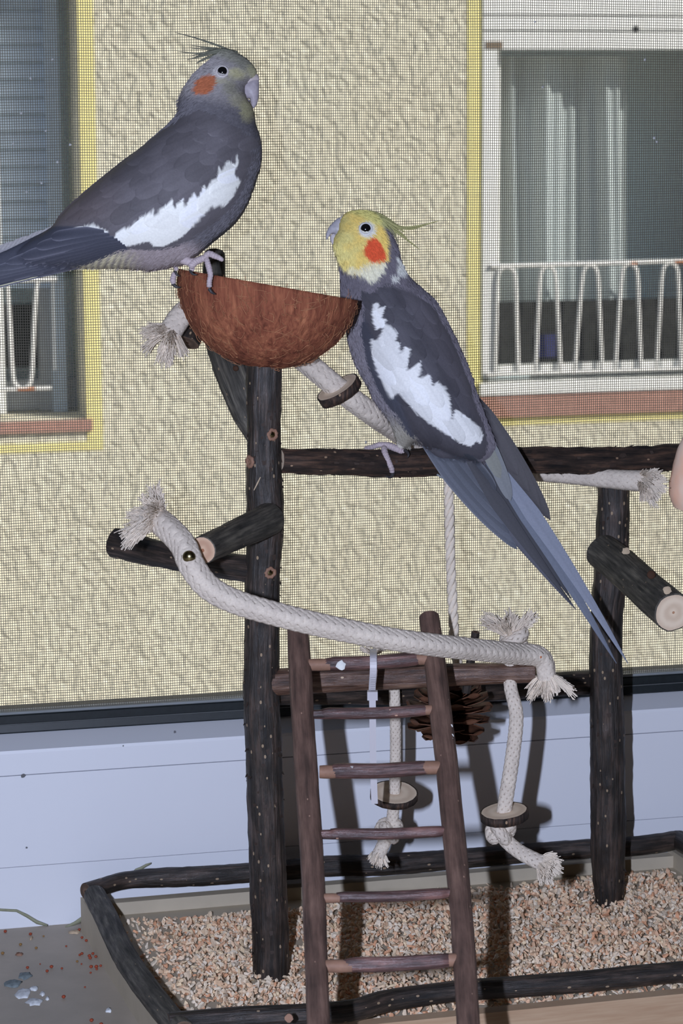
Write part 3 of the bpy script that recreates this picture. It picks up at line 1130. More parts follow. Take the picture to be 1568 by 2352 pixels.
# tip the rim a degree so that only its edge is seen
RC = 205 * sc_
mb = MB()
NS, NK = 96, 40
for side, kk in ((0, 1.0), (1, 0.94)):
    V, UVs, F = [], [], []
    for k in range(NK + 1):
        q = k / NK * math.pi / 2
        for i in range(NS):
            f = 2 * math.pi * i / NS
            d = math.cos(q) * (ax * math.cos(f) + fwd * math.sin(f)) - upn * math.sin(q) * 0.925
            nn = 0.012 * mnoise.noise(Vector(d * 9.0)) + (0.006 * mnoise.noise(Vector(d * 45)) if side == 0 else 0)
            V.append(cc + d * RC * kk * (1 + nn))
            UVs.append((d[0] * RC, d[1] * RC, d[2] * RC))
    for k in range(NK):
        for i in range(NS):
            j = (i + 1) % NS
            f4 = (k * NS + i, (k + 1) * NS + i, (k + 1) * NS + j, k * NS + j)
            F.append(f4 if side == 0 else f4[::-1])
    mb.add(V, F, side, UVs)
n_out = NS * (NK + 1)
for i in range(NS):
    j = (i + 1) % NS
    mb.F.append([i, j, n_out + j, n_out + i])
    mb.M.append(1)
bowl = mb.build('coconut_bowl', [M['coco'], M['coco_in']], stand)
tag(bowl, 'halved coconut shell screwed to the post top')
# loose coir fibres on the shell
mb = MB()
for _ in range(620):
    f, q = random.uniform(0, 2 * math.pi), math.asin(random.uniform(0.02, 0.99))
    d = lambda f_, q_: math.cos(q_) * (ax * math.cos(f_) + fwd * math.sin(f_)) - upn * math.sin(q_) * 0.925
    f2, q2_ = f + random.gauss(0, 0.10), q + random.gauss(0, 0.09)
    lift = random.choice((1.004, 1.008, 1.012, 1.03))
    p0, p2 = cc + d(f, q) * RC * 1.003, cc + d(f2, q2_) * RC * lift
    p1 = cc + d((f + f2) / 2 + random.gauss(0, .02), (q + q2_) / 2 + random.gauss(0, .02)) * RC * (lift + 0.004)
    P = catmull([p0, p1, p2], n_per=3)
    V, F, UV = tube(P, np.full(len(P), random.uniform(0.00010, 0.00022)), 3)
    mb.add(V, F)
fib = mb.build('coir_fibres', plain('coir_fibre', alb(136, 98, 78), 0.8, 0.1, var=0.25, vscale=90), bowl)
fib['kind'] = 'stuff'
# glue collar under the shell
ring_at('glue_collar', at(606, 834, HL), Z, 0.0100, 0.0016, plain('tan_glue', alb(118, 88, 66), 0.5, 0.4, var=0.15, vscale=300), stand, 0.06)

# ================================================================== ropes
def braid(mb, ctrl, R_scale=1.0, n=8, pitch_k=3.3, step=0.0011):
    C = catmull(ctrl, step=step)
    P, R = C[:, :3], C[:, 3] * R_scale
    T, N, B = frames(P)
    s = np.concatenate([[0], np.cumsum(np.linalg.norm(np.diff(P, axis=0), axis=1))])
    Rm = R.mean()
    pitch = pitch_k * 2 * Rm
    V, F, UV = tube(P, R * 0.86, 14)
    mb.add(V, F)
    for d in (1, -1):
        for k in range(n):
            ph = 2 * math.pi * k / n + d * 2 * math.pi * s / pitch
            # over two, under two
            w = np.sin((ph * d * 0 + n * (2 * math.pi * s / pitch) * 1.0 + 2 * math.pi * k * 0.5 / 1) * 0.5 + (0 if d > 0 else math.pi) + k * math.pi / 2)
            rad = R * (0.885 + 0.05 * w)
            ca, sa = np.cos(ph)[:, None], np.sin(ph)[:, None]
            O = ca * N + sa * B
            Q = P + rad[:, None] * O
            Tq = np.gradient(Q, axis=0)
            Tq /= np.linalg.norm(Tq, axis=1)[:, None]
            S = np.cross(Tq, O)
            wt, tk = (R * 0.37)[:, None], (R * 0.155)[:, None]
            ring = []
            K = 6
            for a_ in range(K):
                g_ = 2 * math.pi * a_ / K
                ring.append(Q + S * wt * math.cos(g_) + O * tk * math.sin(g_))
            V = np.stack(ring, 1).reshape(-1, 3)
            m_ = len(P)
            F = [(i * K + a_, i * K + (a_ + 1) % K, (i + 1) * K + (a_ + 1) % K, (i + 1) * K + a_) for i in range(m_ - 1) for a_ in range(K)]
            mb.add(V, F)
    return P, R


def twist(mb, ctrl, n=3, pitch_k=3.2, step=0.0012):
    C = catmull(ctrl, step=step)
    P, R = C[:, :3], C[:, 3]
    T, N, B = frames(P)
    s = np.concatenate([[0], np.cumsum(np.linalg.norm(np.diff(P, axis=0), axis=1))])
    pitch = pitch_k * 2 * R.mean()
    for k in range(n):
        ph = 2 * math.pi * k / n + 2 * math.pi * s / pitch
        Q = P + (R * 0.48)[:, None] * (np.cos(ph)[:, None] * N + np.sin(ph)[:, None] * B)
        V, F, UV = tube(Q, R * 0.54, 8)
        mb.add(V, F)


def fray(name, base, axis, r0, spread, length, n, parent, mat, curl=0.3, seed=1, side=None, yarns=14, droop=0.35):
    """a burst of loose yarn: bundles of thin fibres"""
    rs = random.Random(seed)
    base = np.asarray(base, dtype=float)
    axis = np.asarray(axis, dtype=float)
    axis /= np.linalg.norm(axis)
    a = np.cross(axis, [0.21, 0.33, 0.92])
    a /= np.linalg.norm(a)
    b = np.cross(axis, a)
    mb = MB()
    for y in range(yarns):
        f = 2 * math.pi * y / yarns + rs.uniform(-.2, .2)
        q = math.sqrt(rs.uniform(0.02, 1))
        d0 = a * math.cos(f) + b * math.sin(f)
        root = base + d0 * r0 * q * 0.9 - axis * r0 * 0.5
        out = axis + d0 * spread * (0.35 + 0.65 * q) * rs.uniform(.8, 1.2)
        out /= np.linalg.norm(out)
        L = length * rs.uniform(0.7, 1.08)
        bend = d0 * rs.uniform(0, curl) - Z * rs.uniform(0, droop) + (side if side is not None else 0)
        for _ in range(max(3, int(2.2 * n) // yarns)):
            jit = np.array([rs.gauss(0, 1) for _ in range(3)])
            l = L * rs.uniform(0.75, 1.08)
            p0 = root + jit * r0 * 0.07
            p1 = p0 + out * l * 0.35 + jit * r0 * 0.07
            p2 = p0 + (out + bend * 0.35) * l * 0.70 + jit * r0 * 0.10
            p3 = p0 + (out + bend * 0.75) * l + jit * r0 * 0.15 + np.array([rs.gauss(0, 1) for _ in range(3)]) * l * 0.05
            P = catmull([p0, p1, p2, p3], n_per=3)
            V, F, UV = tube(P, np.full(len(P), 0.00030), 3)
            mb.add(V, F)
    ob = mb.build(name, M['fray'], parent)
    ob['kind'] = 'stuff'
    return ob


def knot(name, c, r, parent, mat, axis=Z):
    """overhand knot: a short rope wound on itself"""
    mb = MB()
    a = np.cross(axis, Fh)
    a /= np.linalg.norm(a)
    P = []
    for i in range(13):
        f = i / 12 * 2 * math.pi
        x, y, z = math.sin(f) + 2 * math.sin(2 * f), math.cos(f) - 2 * math.cos(2 * f), -1.6 * math.sin(3 * f)
        P.append([*(c + (a * x * 0.26 + Fh * y * 0.26 + axis * z * 0.30) * r), r * 0.46])
    braid(mb, P, 1.0, 6, 3.0, 0.0011)
    return mb.build(name, mat, parent)


def wpx(px, py, hd, w):
    return [*at(px, py, hd), 0.5 * w * mpp(hd)]


# the thick braided rope perch
RP = [(346, 1182, 1.338, 56), (384, 1212, 1.322, 58), (420, 1252, 1.312, 58), (441, 1300, 1.305, 58), (478, 1348, 1.303, 56), (540, 1382, 1.303, 54), (640, 1412, 1.306, 53), (760, 1441, 1.312, 52), (900, 1468, 1.320, 50), (1000, 1482, 1.330, 50), (1100, 1493, 1.350, 49), (1190, 1502, 1.374, 48), (1232, 1506, 1.382, 47), (1250, 1523, 1.384, 44), (1256, 1560, 1.384, 42)]
rp = empty('rope_perch', at(436, 1273, 1.31), 'thick white braided cotton rope slung from the cut side branch to the cross bar', 'rope')
mb = MB()
braid(mb, pxpath(RP))
mb.build('rope', M['rope'], rp)
fray('frayed_end', at(356, 1190, 1.334), at(300, 1172, 1.33) - at(356, 1190, 1.334) + Up * 0.004, 0.0062, 0.95, 0.0170, 640, rp, M['rope'], 0.4, 3, side=-Z * 0.2, yarns=36)
fray('frayed_end', at(1257, 1562, 1.384), -Z + Rt * 0.15, 0.0050, 1.3, 0.0115, 360, rp, M['rope'], 0.4, 5, yarns=20)
c = at(436, 1273, 1.3095) - Fh * 0.0086
dome('screw', c, -Fh - Rt * 0.1, 15.5 * mpp(1.3), 0.0026, M['brass'], rp)
dome('screw', at(1238, 1504, 1.382) - Fh * 0.0056, -Fh, 0.0011, 0.0008, M['steel'], rp)

# the rope that runs behind the coconut with a wooden disc on it
r2 = empty('rope_with_wooden_disc', at(690, 822, 1.47), 'white braided rope strung behind the coconut bowl with one bark-edged wood slice', 'rope')
mb = MB()
braid(mb, pxpath([(384, 772, 1.468, 54), (428, 716, 1.476, 54), (500, 700, 1.484, 52), (600, 762, 1.486, 52), (690, 822, 1.474, 50), (780, 896, 1.470, 50), (850, 948, 1.478, 50), (905, 985, 1.498, 50), (1000, 1045, 1.520, 48), (1150, 1074, 1.545, 46), (1300, 1090, 1.555, 42), (1400, 1100, 1.548, 44), (1490, 1106, 1.54, 50)]))
mb.build('rope', M['rope'], r2)
fray('frayed_end', at(384, 772, 1.468), at(352, 806, 1.46) - at(384, 772, 1.468), 0.0062, 1.0, 0.0135, 420, r2, M['rope'], 0.3, 8, yarns=20)
fray('frayed_end', at(1484, 1106, 1.54), at(1530, 1116, 1.53) - at(1484, 1106, 1.54), 0.0060, 0.8, 0.0115, 420, r2, M['rope'], 0.3, 9, yarns=20)
DISC = [M['bark_perch'], M['cut_pale']]
c = at(779, 898, 1.469)
nrm = -Rt * 0.50 + Up * 0.80 - Fw * 0.36
disc_at('wooden_disc', c, nrm, 53 * mpp(1.47), 0.0056, DISC, r2, 30, 0.02)

# the two short hanging rope toys
toy = empty('hanging_rope_toy', at(906, 1600, 1.452), 'thin white rope toy hanging behind the ladder with a wood slice low down', 'bird toy')
mb = MB()
braid(mb, pxpath([(905, 1575, 1.452, 25), (908, 1680, 1.452, 25), (907, 1780, 1.452, 25), (903, 1860, 1.452, 27), (896, 1905, 1.452, 30), (880, 1940, 1.450, 30), (868, 1966, 1.448, 32)]), 1.0, 6)
mb.build('rope', M['rope'], toy)
fray('frayed_end', at(868, 1964, 1.448), at(860, 1990, 1.447) - at(868, 1964, 1.448), 0.0036, 0.5, 0.0075, 160, toy, M['rope'], 0.2, 12, yarns=10)
knot('knot', at(893, 1908, 1.452), 30 * mpp(1.45), toy, M['rope'])
disc_at('wooden_disc', at(904, 1826, 1.452), Up * 0.93 + Fh * -0.38 + Rt * 0.04, 56 * mpp(1.45), 0.0040, DISC, toy, 30, 0.02)
fray('frayed_end', at(858, 1494, 1.438), Up + Rt * 0.05, 0.0035, 1.6, 0.006, 90, toy, M['rope'], 0.3, 13, yarns=10)

toy2 = empty('hanging_rope_toy', at(1170, 1600, 1.39), 'white rope toy knotted over the cross bar, wood slice above its lower knot', 'bird toy')
mb = MB()
braid(mb, pxpath([(1177, 1482, 1.402, 30), (1172, 1540, 1.402, 30), (1172, 1580, 1.398, 30), (1185, 1645, 1.392, 32), (1176, 1740, 1.388, 33), (1162, 1830, 1.386, 34), (1154, 1890, 1.386, 34), (1158, 1925, 1.384, 34), (1190, 1955, 1.378, 34), (1228, 1976, 1.372, 36), (1252, 1986, 1.37, 38)]), 1.0, 6)
mb.build('rope', M['rope'], toy2)
knot('knot', at(1150, 1910, 1.384), 32 * mpp(1.385), toy2, M['rope'])
knot('knot', at(1180, 1464, 1.402), 36 * mpp(1.40), toy2, M['rope'], Rt)
fray('frayed_end', at(1172, 1448, 1.402), Up - Rt * 0.08, 0.0050, 1.15, 0.0150, 460, toy2, M['rope'], 0.35, 15, yarns=24, droop=0.1)
fray('frayed_end', at(1250, 1985, 1.37), at(1280, 2002, 1.366) - at(1250, 1985, 1.37), 0.0046, 0.7, 0.0095, 300, toy2, M['rope'], 0.25, 16, yarns=16)
disc_at('wooden_disc', at(1158, 1871, 1.386), Up * 0.965 - Fh * 0.24 - Rt * 0.12, 56 * mpp(1.386), 0.0050, DISC, toy2, 30, 0.02)

# the twisted cord and the pine cone it carries
cord = empty('twisted_cord', at(1032, 1095, 1.487), 'glossy white twisted cord hanging straight down from the top perch', 'cord')
mb = MB()
twist(mb, pxpath([(1029, 1090, 1.487, 22), (1031, 1160, 1.487, 24), (1034, 1280, 1.486, 24), (1040, 1400, 1.484, 24), (1046, 1500, 1.478, 24), (1062, 1572, 1.470, 24)]))
mb.build('cord', M['cord'], cord)
mb = MB()
mb.add(*tube(catmull([at(1004, 1090, 1.47), at(1016, 1097, 1.472), at(1032, 1093, 1.478), at(1042, 1086, 1.484)], n_per=6), np.full(19, 0.0007), 6)[:2])
mb.build('wire_hook', M['alu'], cord)

t = NT('pine_cone_scale')
nz = t.noise(t.coord(), 260, 4)
t.base(t.ramp(nz, [(0.3, alb(44, 28, 23)), (0.7, alb(96, 66, 52))]))
M['cone'] = t.set(0.55, 0.3).m
pc = at(1034, 1640, 1.452)
cone = empty('pine_cone', pc, 'open brown pine cone hanging behind the upright ladder rail', 'pine cone')
SP = mpp(1.452)


def cone_scale(L, w, th_):
    """rounded woody scale along +x, tip thickened"""
    V, F = [], []
    nl, nw = 6, 4
    for side in (1, -1):
        for i in range(nl + 1):
            q = i / nl
            hw = w * (0.35 + 0.65 * math.sin(min(1, q * 1.15) * math.pi / 2)) * (1 if q < .85 else math.sqrt(max(0.05, 1 - ((q - .85) / .15) ** 2 * 0.75)))
            for j in range(nw + 1):
                y = (j / nw * 2 - 1) * hw
                z = side * th_ * (0.4 + 0.6 * q) * (1 - abs(j / nw * 2 - 1) ** 2 * 0.8) + 0.10 * L * q * q
                V.append((q * L, y, z))
    N = (nl + 1) * (nw + 1)
    for s_ in (0, 1):
        for i in range(nl):
            for j in range(nw):
                a_ = s_ * N + i * (nw + 1) + j
                f4 = (a_, a_ + 1, a_ + nw + 2, a_ + nw + 1)
                F.append(f4[::-1] if s_ == 0 else f4)
    per = [i * (nw + 1) for i in range(nl + 1)] + [nl * (nw + 1) + j for j in range(1, nw + 1)] + [i * (nw + 1) + nw for i in range(nl - 1, -1, -1)]
    for k in range(len(per) - 1):
        F.append((per[k], per[k + 1], N + per[k + 1], N + per[k]))
    return V, F


V, F = cone_scale(1.0, 0.40, 0.07)
sm = bpy.data.meshes.new('scale')
sm.from_pydata(V, [], F)
sm.materials.append(M['cone'])
sm.polygons.foreach_set('use_smooth', [True] * len(F))
mesh_obj('core', *tube(catmull([pc + Z * 48 * SP, pc, pc - Z * 42 * SP], n_per=5), np.array([.3, .7, 1, 1, 1, 1, 1, .95, .9, .7, .3]) * 26 * SP, 12)[:2], M['cone'], cone)
for k in range(46):
    q = k / 45
    az = k * 2.39996
    el = math.radians(38 - 82 * q)
    d = np.array([math.cos(az) * math.cos(el), math.sin(az) * math.cos(el), -math.sin(el) * -1.0])
    d = np.array([math.cos(az) * math.cos(el), math.sin(az) * math.cos(el), math.sin(el)])
    L = (96 * math.sin(math.pi * (0.18 + 0.66 * q)) + 6) * SP * random.uniform(.9, 1.05)
    so = bpy.data.objects.new('scale', sm)
    COL.objects.link(so)
    so.parent = cone
    zz = (34 - 66 * q) * SP
    X = Vector(d)
    zax = Vector((0, 0, 1)) if q > 0 else Vector((0, 0, 1))
    Yv = zax.cross(X).normalized()
    Zv = X.cross(Yv)
    so.matrix_local = Matrix.Translation(Vector((0, 0, zz))) @ Matrix(((X.x, Yv.x, Zv.x), (X.y, Yv.y, Zv.y), (X.z, Yv.z, Zv.z))).to_4x4() @ Matrix.Diagonal((L, L * 1.05, L, 1))

# ================================================================== ladder
def lad_hd(y):
    return 1.366 - (y - 1440) * (1.366 - 1.128) / 912.0


lad = empty('ladder', at(905, 2352, lad_hd(2352)), 'small reddish-brown twig ladder leaning against the cross bar', 'ladder')
LW_ = [M['ladder_wood'], M['cut_dark']]


def lrows(pts):
    return [(x, y, lad_hd(y), w) for x, y, w in pts]


def extend_floor(rows):
    """carry the rail on to the floor below the picture"""
    C = pxpath(rows)
    p, q = np.array(C[-2]), np.array(C[-1])
    d = (q - p) / np.linalg.norm((q - p)[:3])
    tt = (q[2] - 0.002) / -d[2]
    C.append([*(q[:3] + d[:3] * tt), q[3]])
    return C


br3('rail', extend_floor(lrows([(684, 1444, 50), (690, 1560, 54), (698, 1700, 55), (708, 1850, 56), (719, 2020, 56), (724, 2150, 56), (731, 2352, 56)])), LW_, lad, amp=0.02, lump=0.035, nseg=24)
br3('rail', extend_floor(lrows([(985, 1418, 47), (996, 1500, 50), (1012, 1640, 52), (1026, 1760, 53), (1042, 1920, 54), (1056, 2060, 54), (1066, 2200, 55), (1075, 2352, 56)])), LW_, lad, amp=0.02, lump=0.035, nseg=24)
RUNG = [M['rung_bark'], M['cut_pink']]
M['dropping'] = plain('white_dropping', (0.75, 0.75, 0.72), 0.8, 0.15, var=0.08, vscale=500)
for (x0, y0), (x1, y1), w, pl, pr in (((706, 1527), (988, 1513), 33, 26, 20), ((720, 1641), (1004, 1631), 27, 0, 18), ((734, 1773), (1022, 1763), 36, 10, 40), ((738, 1917), (1034, 1909), 27, 0, 6), ((744, 2063), (1044, 2051), 26, 10, 6), ((748, 2219), (1054, 2205), 36, 34, 12)):
    dx = (x1 - x0)
    rows = [(x0, y0, 0.8 * w), (x0 + pl * 0.6 + 22, y0, 0.86 * w), (x0 + pl + 34, y0 - (y0 - y1) * .2, w), ((x0 + x1) / 2, (y0 + y1) / 2 + 2, w * 1.0), (x1 - pr - 30, y1 + (y0 - y1) * .15, w), (x1 - pr * 0.5 - 16, y1, 0.86 * w), (x1, y1, 0.78 * w)]
    mb = MB()
    branch(mb, pxpath([(x, y, lad_hd(y) - 0.001, ww) for x, y, ww in rows]), amp=0.05, lump=0.07, nseg=16)
    rg_ = mb.build('rung', RUNG, lad)
    for xa, xb, yy, ex_ in ((x0, x0 + pl + 26, y0, pl), (x1 - pr - 20, x1, y1, pr)):
        if ex_ > 8:
            mb = MB()
            branch(mb, pxpath([(xa, yy, lad_hd(yy) - 0.0012, .84 * w), ((xa + xb) / 2, yy, lad_hd(yy) - 0.0012, .9 * w), (xb, yy, lad_hd(yy) - 0.0012, .82 * w)]), amp=0.02, lump=0.04, nseg=14)
            mb.build('peeled_end', [M['peeled'], M['peeled']], rg_)


def blob(name, c, n, r, mat, parent, flat=0.35):
    n = np.asarray(n, dtype=float)
    n /= np.linalg.norm(n)
    a = np.cross(n, [0.3, 0.2, 0.9])
    a /= np.linalg.norm(a)
    b = np.cross(n, a)
    V, F = [], []
    K = 12
    rj = [r * random.uniform(.8, 1.1) for _ in range(K)]
    for k, (h_, f_) in enumerate(((0, 1), (0.6, 0.75), (1, 0.3))):
        for i in range(K):
            g_ = 2 * math.pi * i / K
            V.append(c + n * h_ * r * flat + rj[i] * f_ * (a * math.cos(g_) + b * math.sin(g_)))
    for k in range(2):
        for i in range(K):
            j = (i + 1) % K
            F.append((k * K + i, k * K + j, (k + 1) * K + j, (k + 1) * K + i))
    F.append([2 * K + i for i in range(K)])
    return mesh_obj(name, V, F, mat, parent)


for px, py, r in ((808, 1770, 11), (782, 1528, 12), (776, 1520, 8), (960, 1760, 5), (1035, 1668, 5), (1037, 1690, 5), (1037, 1698, 4)):
    blob('dropping', at(px, py, lad_hd(py) - 0.0045), -Fh + Up * .2, r * mpp(1.3), M['dropping'], lad, 0.25)

for px, py, hd_, r in blob_rows:
    blob('pale_scar', at(px, py, hd_), -Fh + Up * .5, r * mpp(1.45), M['pale_plain'], stand, 0.15)
# cable tie
t = NT('translucent_nylon')
t.base(alb(150, 152, 168))
t.set(0.35, 0.4)
M['nylon'] = t.m
tie = empty('cable_tie', at(855, 1597, 1.338), 'translucent white nylon cable tie strapping the top rung to the cross bar', 'cable tie')


def strap(name, pts, w, th_, parent, mat):
    C = catmull(pts, n_per=5)
    T = np.gradient(C, axis=0)
    T /= np.linalg.norm(T, axis=1)[:, None]
    V, F = [], []
    for p, t_ in zip(C, T):
        s_ = Rt - t_ * (Rt @ t_)
        s_ /= np.linalg.norm(s_)
        n_ = np.cross(t_, s_)
        for a_, b_ in ((-1, -1), (1, -1), (1, 1), (-1, 1)):
            V.append(p + s_ * w / 2 * a_ + n_ * th_ / 2 * b_)
    n = len(C)
    for i in range(n - 1):
        for j in range(4):
            F.append((i * 4 + j, i * 4 + (j + 1) % 4, (i + 1) * 4 + (j + 1) % 4, (i + 1) * 4 + j))
    F += [(3, 2, 1, 0), tuple((n - 1) * 4 + j for j in range(4))]
    return mesh_obj(name, V, F, mat, parent, smooth=False)


w_ = 16 * mpp(1.34)
strap('strap', [at(857, 1493, 1.352), at(857, 1510, 1.339), at(857, 1540, 1.336), at(855, 1570, 1.340), at(854, 1590, 1.344), at(854, 1598, 1.352), at(856, 1600, 1.40), at(857, 1585, 1.421), at(858, 1545, 1.424), at(858, 1512, 1.405), at(857, 1493, 1.352)], w_, 0.0009, tie, M['nylon'])
hc = at(855, 1597, 1.338)
hw = 12 * mpp(1.34)
V, F = box((-hw, -0.0022, -hw * 0.85), (hw, 0.0022, hw * 0.85))
Vh = [hc + Rt * v_[0] + Fh * v_[1] + Z * v_[2] for v_ in V]
mesh_obj('tie_head', Vh, F, M['nylon'], tie, smooth=False)
strap('tie_tail', [at(855, 1606, 1.3375), at(856, 1680, 1.337), at(857, 1760, 1.337), at(860, 1846, 1.336)], w_ * 0.95, 0.0009, tie, M['nylon'])
# ratchet teeth on the strap
mb = MB()
for k in range(18):
    y = 1512 + k * 4.1
    c = at(856.5, y, 1.3362 + 0.0002 * abs(k - 9))
    V, F = box((-w_ * .36, -0.0008, -0.0002), (w_ * .36, 0.0003, 0.0002))
    mb.add([c + Rt * v_[0] + Fh * v_[1] + Z * v_[2] for v_ in V], F)
mb.build('teeth', M['nylon'], tie, smooth=False)

# pale chew block hanging at the edge of the perch
t = NT('pale_chew_wood')
nz = t.noise(t.coord((60, 60, 20)), 1.0, 4)
t.base(t.ramp(nz, [(0.35, alb(196, 160, 146)), (0.6, alb(212, 196, 190)), (0.75, alb(216, 206, 204))]))
M['chew'] = t.set(0.7, 0.2).m
chew = pxpath([(1592, 1000, 1.567, 40), (1586, 1040, 1.567, 66), (1584, 1080, 1.567, 84), (1580, 1120, 1.567, 90), (1574, 1150, 1.567, 74), (1568, 1170, 1.567, 44)])
mb = MB()
branch(mb, chew, amp=0.05, lump=0.10, cap_mi=0, nseg=20)
o = mb.build('chew_block', M['chew'])
tag(o, 'pale pinkish chewed block fixed against the end of the top perch', 'bird toy')

# ================================================================== wood chips
PAL = [alb(208, 194, 182), alb(196, 174, 158), alb(190, 160, 142), alb(214, 206, 198), alb(180, 168, 156), alb(200, 182, 166), alb(178, 138, 116), alb(186, 178, 172), alb(206, 190, 170), alb(190, 168, 150), alb(216, 208, 202), alb(176, 150, 132)]


def chip_mat(name, use_attr):
    t = NT(name)
    src = t.attr('rnd').outputs['Fac'] if use_attr else t.n('ObjectInfo').outputs['Random']
    st = [(i / len(PAL), c) for i, c in enumerate(PAL)]
    c = t.ramp(src, st, 'CONSTANT')
    nz = t.noise(t.coord((500, 500, 500)), 1.0, 3)
    t.base(t.mix(1.0, c, t.ramp(nz, [(0.3, 0.82), (0.7, 1.08)]), 'MULTIPLY'))
    return t.set(0.85, 0.12).m


def chip(rs):
    k_ = rs.random() ** 1.6
    L, W, H = 0.0022 + 0.0050 * k_, rs.uniform(.0014, .0026) + 0.0012 * k_, rs.uniform(.0006, .0016)
    V = []
    an = [(i + rs.uniform(-.32, .32)) / 5 * 2 * math.pi for i in range(5)]
    rd = [rs.uniform(.7, 1.2) for _ in range(5)]
    tx, ty = rs.gauss(0, .25), rs.gauss(0, .25)
    for z in (-1, 1):
        sh = 1.0 if z < 0 else rs.uniform(.6, 1.0)
        for a_, r_ in zip(an, rd):
            x, y = math.cos(a_) * r_ * L / 2 * sh, math.sin(a_) * r_ * W / 2 * sh
            V.append((x + (tx * H if z > 0 else 0), y + (ty * H if z > 0 else 0), z * H / 2 + 0.10 * x * ty * 2))
    return V, [(4, 3, 2, 1, 0), (5, 6, 7, 8, 9)] + [(i, (i + 1) % 5, 5 + (i + 1) % 5, 5 + i) for i in range(5)]


cm1, cm2 = chip_mat('wood_chip', False), chip_mat('wood_chip_mass', True)
rs = random.Random(11)
Wt, Dt = np.linalg.norm(BR - BL), np.linalg.norm(FL - BL)


def pile(a, b):
    """chip layer thickness over the tray floor (a, b in 0..1)"""
    e_ = min(a / 0.10, (1 - a) / 0.05, b / 0.16, (1 - b) / 0.05, 1.0)
    corner = max(0.0, 1 - math.hypot((a - 0.05) / 0.30, (b - 1.0) / 0.20))
    back = max(0.0, 1 - math.hypot((a - 0.28) / 0.30, (b - 0.02) / 0.14))
    return max(0.0, e_) * (0.35 + 0.65 * (0.5 + 0.5 * mnoise.noise(Vector((a * 4, b * 3, 2))))) - 0.9 * corner - 0.6 * back


def chip_xf():
    while True:
        a, b = rs.random(), rs.random()
        p = pile(a, b)
        if rs.random() < 0.12 + p * 1.6 and p > -0.25:
            break
    z = ZT + 0.001 + max(0.0, p) * rs.uniform(0.0, 0.0095)
    pos = BL + ex * Wt * (0.022 + 0.956 * a) + ey * Dt * (0.035 + 0.93 * b)
    return np.array([pos[0], pos[1], z]), (rs.gauss(0, .8), rs.gauss(0, .8), rs.uniform(0, 6.28)), b, p


from mathutils import Euler
allc = [chip_xf() for _ in range(12000)]
top = sorted(range(len(allc)), key=lambda i: -(allc[i][0][2] * 30 + allc[i][2] * 0.9 + (0.3 if allc[i][3] > .2 else 0)))[:300]
topset = set(top)
lib = []
for k in range(14):
    V, F = chip(rs)
    me = bpy.data.meshes.new('wood_chip')
    me.from_pydata([(x * 1.15, y * 1.15, z * 1.1) for x, y, z in V], [], F)
    me.materials.append(cm1)
    lib.append(me)
for n_, i in enumerate(top):
    ob = bpy.data.objects.new('wood_chip', lib[n_ % 14])
    COL.objects.link(ob)
    ob.location = allc[i][0]
    ob.rotation_euler = allc[i][1]
    tag(ob, 'pale beech chip lying loose on top of the tray litter', 'wood chip', 'loose wood chips on the tray litter')
Vs, Fs, rn = [], [], []
n = 0
for i, (pos, rot, b, p) in enumerate(allc):
    if i in topset:
        continue
    V, F = chip(rs)
    Rm = np.array(Euler(rot).to_matrix())
    Vs.append(np.array(V) @ Rm.T + pos)
    Fs += [[q + n for q in f] for f in F]
    rn += [rs.random()] * 10
    n += 10
o = mesh_obj('wood_chip_litter', np.concatenate(Vs), Fs, cm2, None, False, rnd=rn)
tag(o, 'layer of pale beech wood chips covering the tray floor', 'wood chips', kind='stuff')

# ================================================================== mess on the floor and stray bits
M['seed_red'] = plain('red_millet_seed', alb(118, 54, 38), 0.5, 0.3, var=0.2, vscale=600)
M['seed_ochre'] = plain('ochre_seed', alb(112, 88, 56), 0.5, 0.3, var=0.2, vscale=600)
bm_s = None


def ball_mesh(name, mat, k=8):
    V, F = [], []
    for i in range(1, 5):
        q = math.pi * i / 5
        for j in range(k):
            V.append((math.sin(q) * math.cos(2 * math.pi * j / k), math.sin(q) * math.sin(2 * math.pi * j / k), 0.85 * math.cos(q)))
    V += [(0, 0, .85), (0, 0, -.85)]
    for i in range(3):
        for j in range(k):
            F.append((i * k + j, (i + 1) * k + j, (i + 1) * k + (j + 1) % k, i * k + (j + 1) % k))
    for j in range(k):
        F.append((4 * k, j, (j + 1) % k))
        F.append((4 * k + 1, 3 * k + (j + 1) % k, 3 * k + j))
    me = bpy.data.meshes.new(name)
    me.from_pydata(V, [], F)
    me.materials.append(mat)
    me.polygons.foreach_set('use_smooth', [True] * len(F))
    return me


seed_r, seed_o = ball_mesh('red_seed', M['seed_red']), ball_mesh('ochre_seed', M['seed_ochre'])
SEEDS = [(12, 2139, 4), (70, 2145, 4), (118, 2220, 4.2), (108, 2230, 3.6), (142, 2224, 2.8), (152, 2173, 2.4), (146, 2289, 4.4), (182, 2135, 3.6), (210, 2343, 4.4), (209, 2220, 4.2), (221, 2220, 4.4), (205, 2195, 4), (207, 2200, 4), (213, 2190, 3.6), (220, 2197, 3.6), (188, 2190, 3.6), (183, 2193, 3), (198, 2160, 3.6), (188, 2153, 3.4), (231, 2218, 3.2), (63, 2222, 3.6), (187, 2214, 2.2), (222, 2226, 2.8), (208, 2234, 2.6), (232, 2352, 4), (195, 2267, 2.2), (92, 2214, 1.8)]
OCHRE = [(47, 2169, 3.8), (83, 2177, 3.4), (6, 2189, 4), (177, 2208, 3), (100, 2150, 2.4)]
